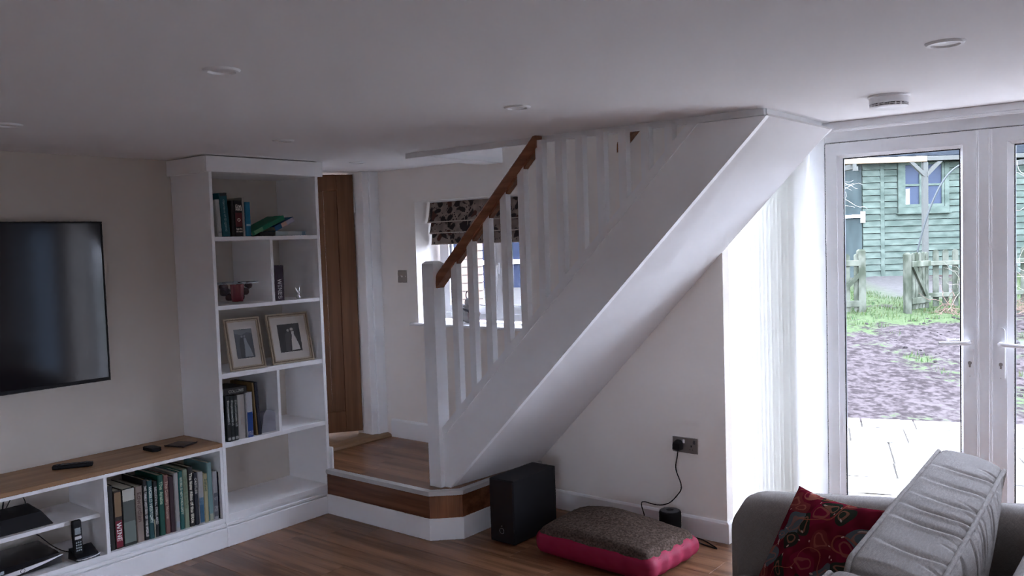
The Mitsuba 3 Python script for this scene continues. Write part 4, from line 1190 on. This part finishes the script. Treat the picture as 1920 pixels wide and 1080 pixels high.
# local x -> +x world, local y -> up and away, local z -> towards the viewer
Rm = np.eye(4)
a = .918
ey = np.array([0.08, math.cos(a), math.sin(a)])
ey /= np.linalg.norm(ey)
ex = np.array([1, -.50, 0.0]); ex -= ey * (ex @ ey); ex /= np.linalg.norm(ex)
c_, s_ = math.cos(-.154), math.sin(-.154)
ex, ey = c_ * ex + s_ * ey, -s_ * ex + c_ * ey
ez = np.cross(ex, ey)
Rm[:3, 0], Rm[:3, 1], Rm[:3, 2] = ex, ey, ez
Rm[:3, 3] = (-1.03, 2.925, .552)
mm.apply_transform(Rm)
put(rc + '__cover', mm, 'red_floral', smooth=True, uv=uvs)

# ------------------------------------------------------------------ garden
YAW = 0.679607
rU, fW = np.array([math.cos(YAW), math.sin(YAW)]), np.array([-math.sin(YAW), math.cos(YAW)])


def G(u, w, z):
    """garden coordinates: u to the right, w away from the house front corner."""
    p = u * rU + w * fW
    return (p[0], p[1], z)


def gbox(u0, u1, w0, w1, z0, z1, b=0.0):
    return xf(box(u0, u1, w0, w1, z0, z1, b), rz=YAW)


def gz(w):
    return np.where(w < 7.9, -.14, -.14 + .092 * (w - 7.9) - .02 * np.clip(w - 17, 0, None))


def gz1(w):
    return float(gz(np.array(w)))


# lawn and mud
nu, nw = 150, 150
uu, ww = np.meshgrid(np.linspace(-9, 15, nu), np.linspace(2.0, 30, nw) , indexing='ij')
zz = gz(ww)
pp = np.stack([uu, ww, 0 * uu], -1)
bump = .10 * (meshkit.fbm(pp * 1.5, 4) - .5) + .05 * (meshkit.fbm(pp * 6, 3) - .5)
zz = zz + bump * np.clip((ww - 8.5) / 2, 0, 1)
xy = uu[..., None] * rU + ww[..., None] * fW
keep = xy[..., 1] > 4.7
grassy = .49 + .95 * (meshkit.fbm(pp * 1.1 + 3.7, 3, 5) - .5)
grassy += .30 * np.exp(-((ww - 15.0) / 1.6) ** 2) * np.where((uu > 8.6) | (uu < 6.9), 1, .1) + .12 * np.exp(-((ww - 12.4) / .8) ** 2)
grassy -= .22 * np.exp(-((ww - 10.6) / 1.6) ** 2) + .10 * (ww < 9.2)
path = np.clip(1.5 - np.abs(uu - 7.3 - .05 * (ww - 15)) / .8, 0, 1) * np.clip((ww - 14.2) / .6, 0, 1)
path = np.maximum(path, np.clip((2.4 - uu) / .5, 0, 1))
V = np.concatenate([xy, zz[..., None]], -1).reshape(-1, 3)
F = []
for i in range(nu - 1):
    for j in range(nw - 1):
        if keep[i, j] and keep[i + 1, j] and keep[i, j + 1] and keep[i + 1, j + 1]:
            a, b, c, d = i * nw + j, (i + 1) * nw + j, (i + 1) * nw + j + 1, i * nw + j + 1
            F += [(a, b, c), (a, c, d)]
structure('ground_garden', trimesh.Trimesh(V, F, process=False), 'ground', 'muddy garden lawn rising away from the patio', 'garden ground', smooth=True, uv=np.stack([grassy.ravel(), path.ravel()], 1))
structure('ground_outer', box(-60, 60, 4.6, 80, -.9, -.5), 'ground', 'ground beyond the garden', 'ground', uv=(.7, 0.))
structure('ground_sides', cat(box(XR + .3, 40, -40, 4.7, -.6, -.25), box(-40, 40, -40, YF - .4, -.6, -.25)), 'ground', 'ground around the house', 'ground', uv=(.5, .4))

# grass blades where the lawn survives
gr = np.random.default_rng(11)
N = 26000
gu, gw = gr.uniform(4.8, 11.5, N), gr.uniform(8.6, 16.5, N)
iu, iw = np.clip(((gu + 9) / 24 * (nu - 1)).astype(int), 0, nu - 1), np.clip(((gw - 2) / 28 * (nw - 1)).astype(int), 0, nw - 1)
ok = (grassy[iu, iw] + .35 * (meshkit.noise(np.stack([gu, gw, 0 * gu], 1) * 4) - .5) > .53) & (path[iu, iw] < .3)
gu, gw, gzv = gu[ok], gw[ok], zz[iu, iw][ok]
k = len(gu)
hgt, az, ln = gr.uniform(.03, .08, k), gr.uniform(0, 6.28, k), gr.uniform(0, .04, k)
bxy = gu[:, None] * rU + gw[:, None] * fW
wd = np.stack([np.cos(az), np.sin(az)], 1) * .006
p0 = np.concatenate([bxy - wd, (gzv - .01)[:, None]], 1)
p1 = np.concatenate([bxy + wd, (gzv - .01)[:, None]], 1)
p2 = np.concatenate([bxy + np.stack([-np.sin(az), np.cos(az)], 1) * ln[:, None], (gzv + hgt)[:, None]], 1)
V = np.stack([p0, p1, p2], 1).reshape(-1, 3)
col = np.repeat(np.stack([gr.uniform(.035, .065, k), gr.uniform(.06, .092, k), gr.uniform(.022, .038, k)], 1), 3, 0)
put('lawn_grass', trimesh.Trimesh(V, np.arange(3 * k).reshape(-1, 3), process=False), 'leaf', color=col, label='patchy green grass on the muddy lawn', cat='grass', kind='stuff')
# clods and leaves on the mud
ms = []
for _ in range(900):
    u, w_ = gr.uniform(5.0, 10.5), 8.3 + 4.6 * gr.uniform() ** 1.3
    i, j = int((u + 9) / 24 * (nu - 1)), int((w_ - 2) / 28 * (nw - 1))
    m = trimesh.creation.icosahedron()
    s = gr.uniform(.008, .032)
    m.vertices = m.vertices * np.array([1, 1, .6]) * s * gr.uniform(.7, 1.3, (12, 1)) + np.array(G(u, w_, zz[i, j] + s * .2))
    ms.append(m)
put('mud_clods', cat(*ms), 'matte_colour', color=(.03, .026, .026), label='small dark clods scattered over the mud', cat='soil clods', kind='stuff')

# patio of sandstone slabs
pt = 'patio'
e0, e1 = np.array([-4.4, 7.68]), np.array([4.0, 10.55])      # far edge of the paving
ed = (e1 - e0) / np.linalg.norm(e1 - e0)
en = np.array([-ed[1], ed[0]])
structure(pt, prism([(-8, 4.58), (6, 4.58), tuple(e1 - en * .05), tuple(e0 - en * .05)] if False else [(-6.5, 4.58), (6, 4.58), (6, (e1 - en * .03)[1]), tuple(e1 - en * .03), tuple(e0 - en * .03), (-6.5, (e0 - en * .03)[1])], 'z', -.4, -.135), 'joint', 'pale sandstone patio outside the french doors', 'patio', uv=(.15, .5))
region = sg.Polygon([(-6.5, 4.6), (4.0, 4.6), tuple(e1 - en * .04), tuple(e0 - en * .04), (-6.5, (e0 - en * .04)[1])])
kk = 0
v0 = 0
sr = np.random.default_rng(21)
while v0 < 5.8:
    hgt_ = sr.choice([.42, .56, .70])
    u0 = -3.0 - sr.uniform(0, .6)
    while u0 < 9.5:
        wid = sr.choice([.45, .6, .85, .9])
        q = [e0 + ed * a - en * b for a, b in ((u0 + .008, v0 + .008), (u0 + wid - .008, v0 + .008), (u0 + wid - .008, v0 + hgt_ - .008), (u0 + .008, v0 + hgt_ - .008))]
        s_ = sg.Polygon(q).intersection(region)
        c = np.mean(q, 0)
        if s_.area > .03 and s_.geom_type == 'Polygon' and c[0] > -5.2 and c[0] < 2.2:
            put(pt + '__slab', prism(s_.simplify(.004), 'z', -.14, -.12 + sr.uniform(-.004, .004)), 'stone', uv=(sr.uniform(.2, .9), sr.uniform()))
        u0 += wid
    v0 += hgt_

# green shed
sh = thing('garden_shed', 'green weatherboarded garden shed with a small paned window and door', 'shed')
SW = 17.2
sz0 = .66


U0, UW0, UW1, U1 = 4.0, 7.86, 8.70, 13.5
sz1 = 3.02
put(sh + '__wall', cat(gbox(U0, U1, SW + .02, SW + .10, sz0, sz1), gbox(U0, U0 + .1, SW + .02, SW + 3, sz0, sz1), gbox(U1 - .1, U1, SW + .02, SW + 3, sz0, sz1), gbox(U0, U1, SW + 2.9, SW + 3, sz0, sz1)), 'shed_green', uv=(.3, .2))
UD = 7.05                           # right edge of the shed's door
zrow = sz0 + .05
while zrow < sz1 - .06:
    h_ = .126
    segs = [(UD + .02, 7.42), (7.50, 12.0)]
    for a, b in segs:
        parts_ = [(a, b)]
        if b > 8 and zrow + h_ > 1.98 and zrow < 3.0:
            parts_ = [(a, UW0 - .10), (UW1 + .10, b)]
        for c, d in parts_:
            pr = [(SW + .02, zrow - .004), (SW - .026, zrow - .004), (SW - .002, zrow + h_ - .012), (SW + .02, zrow + h_ - .006)]
            m = trimesh.creation.box()
            m = hull([(x, y, z) for x in (c, d) for y, z in pr])
            put(sh + '__weatherboard', xf(m, rz=YAW), 'shed_green', uv=(gr.uniform(.3, .75), 0))
    zrow += h_
put(sh + '__corner_strip', gbox(7.42, 7.50, SW - .03, SW + .02, sz0, sz1, .006), 'shed_green', uv=(.65, 0))
put(sh + '__door', gbox(5.9, UD, SW - .015, SW + .02, sz0 + .02, 2.95, .004), 'old_door', label='dark weathered door')
put(sh + '__door_bar', cat(gbox(5.9, 7.08, SW - .06, SW - .016, 1.90, 1.965, .006), gbox(7.02, 7.10, SW - .065, SW - .012, 1.80, 2.03, .006)), 'white', label='white bar across the shed door')
wf = sh + '__window'
zw0, zw1 = 2.03, 2.98
put(wf, cut(gbox(UW0 - .09, UW1 + .09, SW - .05, SW + .02, zw0 - .06, zw1 + .05, .006), gbox(UW0, (UW0 + UW1) / 2 - .03, SW - .3, SW + .3, zw0 + .05, zw1), gbox((UW0 + UW1) / 2 + .03, UW1, SW - .3, SW + .3, zw0 + .05, zw1)), 'shed_green', uv=(.85, 0))
for a in (UW0, (UW0 + UW1) / 2 + .03):
    b = a + (UW1 - UW0) / 2 - .03
    for c, d in ((zw0 + .05, zw0 + .47), (zw0 + .51, zw1)):
        put(wf + '__pane', gbox(a + .01, b - .01, SW - .012, SW - .004, c, d), 'shed_pane')
    put(wf + '__glazing_bar', gbox(a, b, SW - .035, SW + .0, zw0 + .468, zw0 + .512, .004), 'shed_green', uv=(.9, 0))
    put(wf + '__sash', cut(gbox(a, b, SW - .04, SW, zw0 + .05, zw1, .004), gbox(a + .055, b - .055, SW - .3, SW + .3, zw0 + .11, zw1 - .06)), 'shed_green', uv=(.85, 0))
put(wf + '__sill', gbox(UW0 - .12, UW1 + .12, SW - .09, SW, zw0 - .09, zw0 - .055, .006), 'shed_green', uv=(.55, 0))
M('shed_pane', (.03, .04, .062), .4, .1)
put(wf + '__curtain', gbox(UW0 + .07, UW0 + .15, SW - .016, SW - .0125, zw0 + .10, zw0 + .42), 'white')
roof = hull([(u, w_, z) for u in (U0 - .2, U1 + .2) for w_, z in ((SW - .30, sz1 - .05), (SW - .30, sz1 + .06), (SW + 1.5, sz1 + .95), (SW + 1.5, sz1 + .80), (SW + 3.2, sz1 - .05), (SW + 3.2, sz1 + .06))])
put(sh + '__roof', xf(roof, rz=YAW), 'felt', label='dark felt roof')
put(sh + '__base', gbox(U0, U1, SW - .02, SW + .05, sz0 - .3, sz0 + .05), 'brick_base')
D('brick_base', (.08, .05, .04))

# pergola
pe = thing('pergola', 'timber pergola with post, braces and top beam in front of the shed', 'pergola')
PW = 13.6
pz = gz1(PW)
put(pe + '__beam', gbox(4.6, 6.60, PW - .05, PW + .03, 2.70, 2.79, .006), 'new_timber', label='pale new timber beam')
put(pe + '__beam', gbox(6.60, 10.2, PW - .04, PW + .03, 2.715, 2.785, .006), 'grey_timber', label='weathered grey beam')
put(pe + '__post', gbox(6.545, 6.625, PW - .03, PW + .05, pz - .1, 2.70, .008), 'grey_timber')
for s in (-1, 1):
    put(pe + '__brace', xf(hull([(6.585 + s * a, w_, z) for w_ in (PW - .04, PW + .02) for a, z in ((.02, 2.46), (.02, 2.54), (.26, 2.70), (.19, 2.70))]), rz=YAW), 'grey_timber')
put(pe + '__rafter', cat(gbox(5.42, 5.48, PW - .06, PW + 1.6, 2.62, 2.70), gbox(5.42, 5.50, PW - .07, PW - .05, 2.59, 2.66)), 'grey_timber')
put(pe + '__rafter', gbox(8.2, 8.26, PW - .06, PW + 1.6, 2.62, 2.70), 'grey_timber')

# picket fence and gates
FW_ = 13.35


def picket(u, w, z0, z1, wd=.085, t=.02):
    m = prism(sg.Polygon([(-wd / 2, 0), (wd / 2, 0)] + [(wd / 2 * math.cos(t_), (z1 - z0) - wd / 2 + wd / 2 * math.sin(t_)) for t_ in np.linspace(0, np.pi, 7)]), 'y', -t / 2, t / 2)
    return m.apply_translation((u, w, z0))


g1 = thing('garden_gate', 'left picket gate leaf with diagonal brace hung on its post', 'gate')
zg = gz1(FW_)
gp = lambda m: xf(m, rz=YAW)
for u in (4.72, 4.90, 5.07, 5.235, 5.385):
    put(g1 + '__picket', gp(picket(u, FW_, zg + .02, zg + .93)), 'picket', uv=(gr.uniform(.3, .8), 0))
put(g1 + '__rail', gp(box(4.65, 5.47, FW_ - .05, FW_ - .011, zg + .74, zg + .83, .006)), 'picket', uv=(.6, 0))
put(g1 + '__rail', gp(box(4.65, 5.47, FW_ - .05, FW_ - .011, zg + .10, zg + .20, .006)), 'picket', uv=(.35, 0))
put(g1 + '__brace', gp(hull([(u, w_, z) for w_ in (FW_ - .048, FW_ - .012) for u, z in ((4.95, zg + .20), (5.05, zg + .20), (5.47, zg + .70), (5.47, zg + .62))])), 'picket', uv=(.5, 0))
put(g1 + '__brace', gp(hull([(u, w_, z) for w_ in (FW_ - .048, FW_ - .012) for u, z in ((5.12, zg + .46), (5.12, zg + .36), (5.40, zg + .73), (5.30, zg + .73))])), 'picket', uv=(.5, 0)) if False else None
put(g1 + '__post', gp(hull([(5.455 + a * .055, FW_ + b * .05, z) for a in (-1, 1) for b in (-1, 1) for z in (zg - .1, zg + .97)] + [(5.455 + a * .03, FW_ + b * .03, zg + 1.0) for a in (-1, 1) for b in (-1, 1)])), 'picket', uv=(.55, 0))
g2 = thing('garden_gate', 'right picket gate leaf standing open between post and pergola', 'gate')
A2 = math.radians(38)
gp2 = lambda m: xf(xf(m, (6.085, FW_ - .25, 0), rz=A2), rz=YAW)
for k in range(5):
    put(g2 + '__picket', gp2(picket(.13 + k * .105, .0, zg + .05, zg + .92 + .01 * (k % 2), .082)), 'picket', uv=(gr.uniform(.4, .9), 0))
put(g2 + '__rail', gp2(box(.03, .62, -.045, -.011, zg + .70, zg + .79, .006)), 'picket', uv=(.9, 0))
put(g2 + '__rail', gp2(box(.03, .62, -.045, -.011, zg + .13, zg + .23, .006)), 'picket', uv=(.7, 0))
put(g2 + '__brace', gp2(hull([(u, w_, z) for w_ in (-.045, -.012) for u, z in ((.06, zg + .70), (.15, zg + .70), (.55, zg + .23), (.46, zg + .23))])), 'picket', uv=(.45, 0))
put(g2 + '__post', xf(hull([(6.06 + a * .045, FW_ - .25 + b * .045, z) for a in (-1, 1) for b in (-1, 1) for z in (zg - .15, zg + .90)] + [(6.06 + a * .02, FW_ - .25 + b * .02, zg + .93) for a in (-1, 1) for b in (-1, 1)]), rz=YAW), 'picket', uv=(.4, 0))
fe = thing('picket_fence', 'weathered picket fence right of the open gate', 'fence')
for k in range(26):
    u = 6.72 + k * .155
    put(fe + '__picket', gp(picket(u, FW_ + .2, zg + .05, zg + .95, .09)), 'picket', uv=(gr.uniform(.3, .9), 0))
for za in (.20, .70):
    put(fe + '__rail', gp(box(6.55, 10.8, FW_ + .13, FW_ + .185, zg + za, zg + za + .07, .006)), 'picket', uv=(.9, 0))

# brambles, climbers, hoop, twigs


def stem(p, d, length, r, rg, wig=.25, n=9, droop=0.0):
    pts = [np.array(p, float)]
    d = np.array(d, float)
    for _ in range(n):
        d = d + rg.normal(0, wig, 3) + np.array([0, 0, -droop])
        d /= np.linalg.norm(d)
        pts.append(pts[-1] + d * length / n)
    return np.array(pts)


bg_ = np.random.default_rng(5)
ms = []
for _ in range(150):
    u, w_ = bg_.uniform(6.6, 8.6), FW_ - .15 + bg_.uniform(-.35, .15)
    s_ = stem(G(u, w_, gz1(w_) + .01), (bg_.normal(), bg_.normal(), 1.0), bg_.uniform(.4, .9), .004, bg_, .35, 9, .28)
    s_[:, 2] = np.maximum(s_[:, 2], gz1(w_) + .01)
    ms.append(tube(s_, np.linspace(.005, .0025, len(s_)), 4))
put('dead_bramble', cat(*ms), 'matte_colour', color=(.14, .095, .075), label='dry tangled brown stems at the foot of the picket fence', cat='dead plants', kind='stuff')
ms = []
for _ in range(90):
    u, w_ = bg_.uniform(7.0, 10.0), FW_ + bg_.uniform(-.05, .12)
    s_ = stem(G(u, w_, zg + bg_.uniform(.1, .7)), (bg_.normal() * .6, bg_.normal() * .6, .7), bg_.uniform(.3, .8), .004, bg_, .4, 8, .05)
    ms.append(tube(s_, .0035, 4))
put('climbing_plant', cat(*ms), 'matte_colour', color=(.18, .17, .14), label='bare pale climber growing over the picket fence', cat='climbing plant', kind='stuff')
hp_ = spline([G(6.30, FW_ + .1, gz1(FW_) + .0), G(6.34, FW_, 1.30), G(6.44, FW_ - .05, 1.75), G(6.62, FW_ - .1, 2.25), G(6.80, FW_ - .1, 2.50), G(7.02, FW_ - .1, 2.63), G(7.2, FW_ - .1, 2.62)], 40)
put(thing('garden_hoop', 'thin dark arched pipe rising behind the open gate', 'pipe') + '__tube', tube(hp_, .014, 8), 'colour', smooth=True, color=(.03, .036, .036))
ms = []
for k in range(16):
    s_ = stem(G(4.78 + .05 * bg_.normal(), 12.6, 2.05 + .35 * bg_.uniform()), (*(rU * (1.0)), .25 * bg_.normal()), bg_.uniform(.2, .55), .004, bg_, .35, 8)
    ms.append(tube(s_, np.linspace(.008, .003, len(s_)), 4))
ms.append(tube(stem(G(4.62, 12.6, gz1(12.6)), (0, 0, 1), 2.6, .02, bg_, .04, 10), .02, 6))
put(thing('bare_shrub', 'bare pale twigs of a shrub at the left edge of the door glass', 'shrub') + '__branches', cat(*ms), 'matte_colour', color=(.20, .195, .18))
ms = []
for k in range(22):
    s_ = stem(G(7.72 + .12 * bg_.normal(), 12.4, .9 + 1.6 * bg_.uniform()), (*(rU * bg_.choice([-1, 1])), .5 * bg_.normal()), bg_.uniform(.2, .6), .004, bg_, .35, 8)
    ms.append(tube(s_, np.linspace(.007, .003, len(s_)), 4))
ms.append(tube(stem(G(7.72, 12.4, gz1(12.4)), (0, 0, 1), 2.5, .02, bg_, .04, 10), .016, 6))
put(thing('bare_shrub', 'bare pale twigs of a shrub behind the right door leaf', 'shrub') + '__branches', cat(*ms), 'matte_colour', color=(.20, .195, .18))

# outbuilding seen through the small window
ob = thing('outbuilding', 'dark blue outbuilding with white rail seen through the small window', 'outbuilding')
OW = 17.3
oz = .70
for k in range(22):
    a = -2.6 + k * .22
    put(ob + '__board', gbox(a + .004, a + .216, OW, OW + .06, oz, 2.9), 'navy')
D('navy', (.016, .02, .035))
put(ob + '__rail', gbox(-2.7, 2.3, OW - .06, OW, 1.20, 1.29, .006), 'white')
put(ob + '__roof', gbox(-2.9, 2.5, OW - .3, OW + 2, 2.9, 3.1), 'felt')
bp = thing('brick_pier', 'pinkish brick pier outside the small window', 'brick pier')
D('pink_brick', (.24, .165, .14))
bu = -.50
for r_ in range(24):
    for c in range(2):
        a = bu - .0 + c * .115 + (-.03 if r_ % 2 else 0) * c
        put(bp + '__brick', gbox(bu + c * .118, bu + c * .118 + .112, 8.0, 8.22, -.14 + r_ * .075, -.14 + r_ * .075 + .065, .004), 'pink_brick')
put(bp + '__mortar', gbox(bu + .006, bu + .224, 8.008, 8.21, -.14, -.14 + 24 * .075), 'grey_timber')

# trees and hedge far behind, closing the view
hd = np.random.default_rng(9)
hm = []
for k in range(60):
    m = trimesh.creation.icosphere(subdivisions=3, radius=1)
    m.vertices *= (1 + .5 * (meshkit.fbm(m.vertices * 3 + k * 7, 3) - .5))[:, None]
    m.vertices = m.vertices * np.array([1.5, 1.2, 1.6 * hd.uniform(.8, 1.3)]) + np.array(G(-14 + k * .62, 26 + hd.uniform(-1, 1), 1.6))
    hm.append(m)
put('far_hedge', cat(*hm), 'hedge', smooth=True, label='dark hedge far behind the garden buildings', cat='hedge', kind='stuff')
D('hedge', proc(lambda p, n, uv: mix((.012, .018, .010), (.04, .052, .028), fbm(p.x * 8, p.y * 8, p.z * 8, 3))))
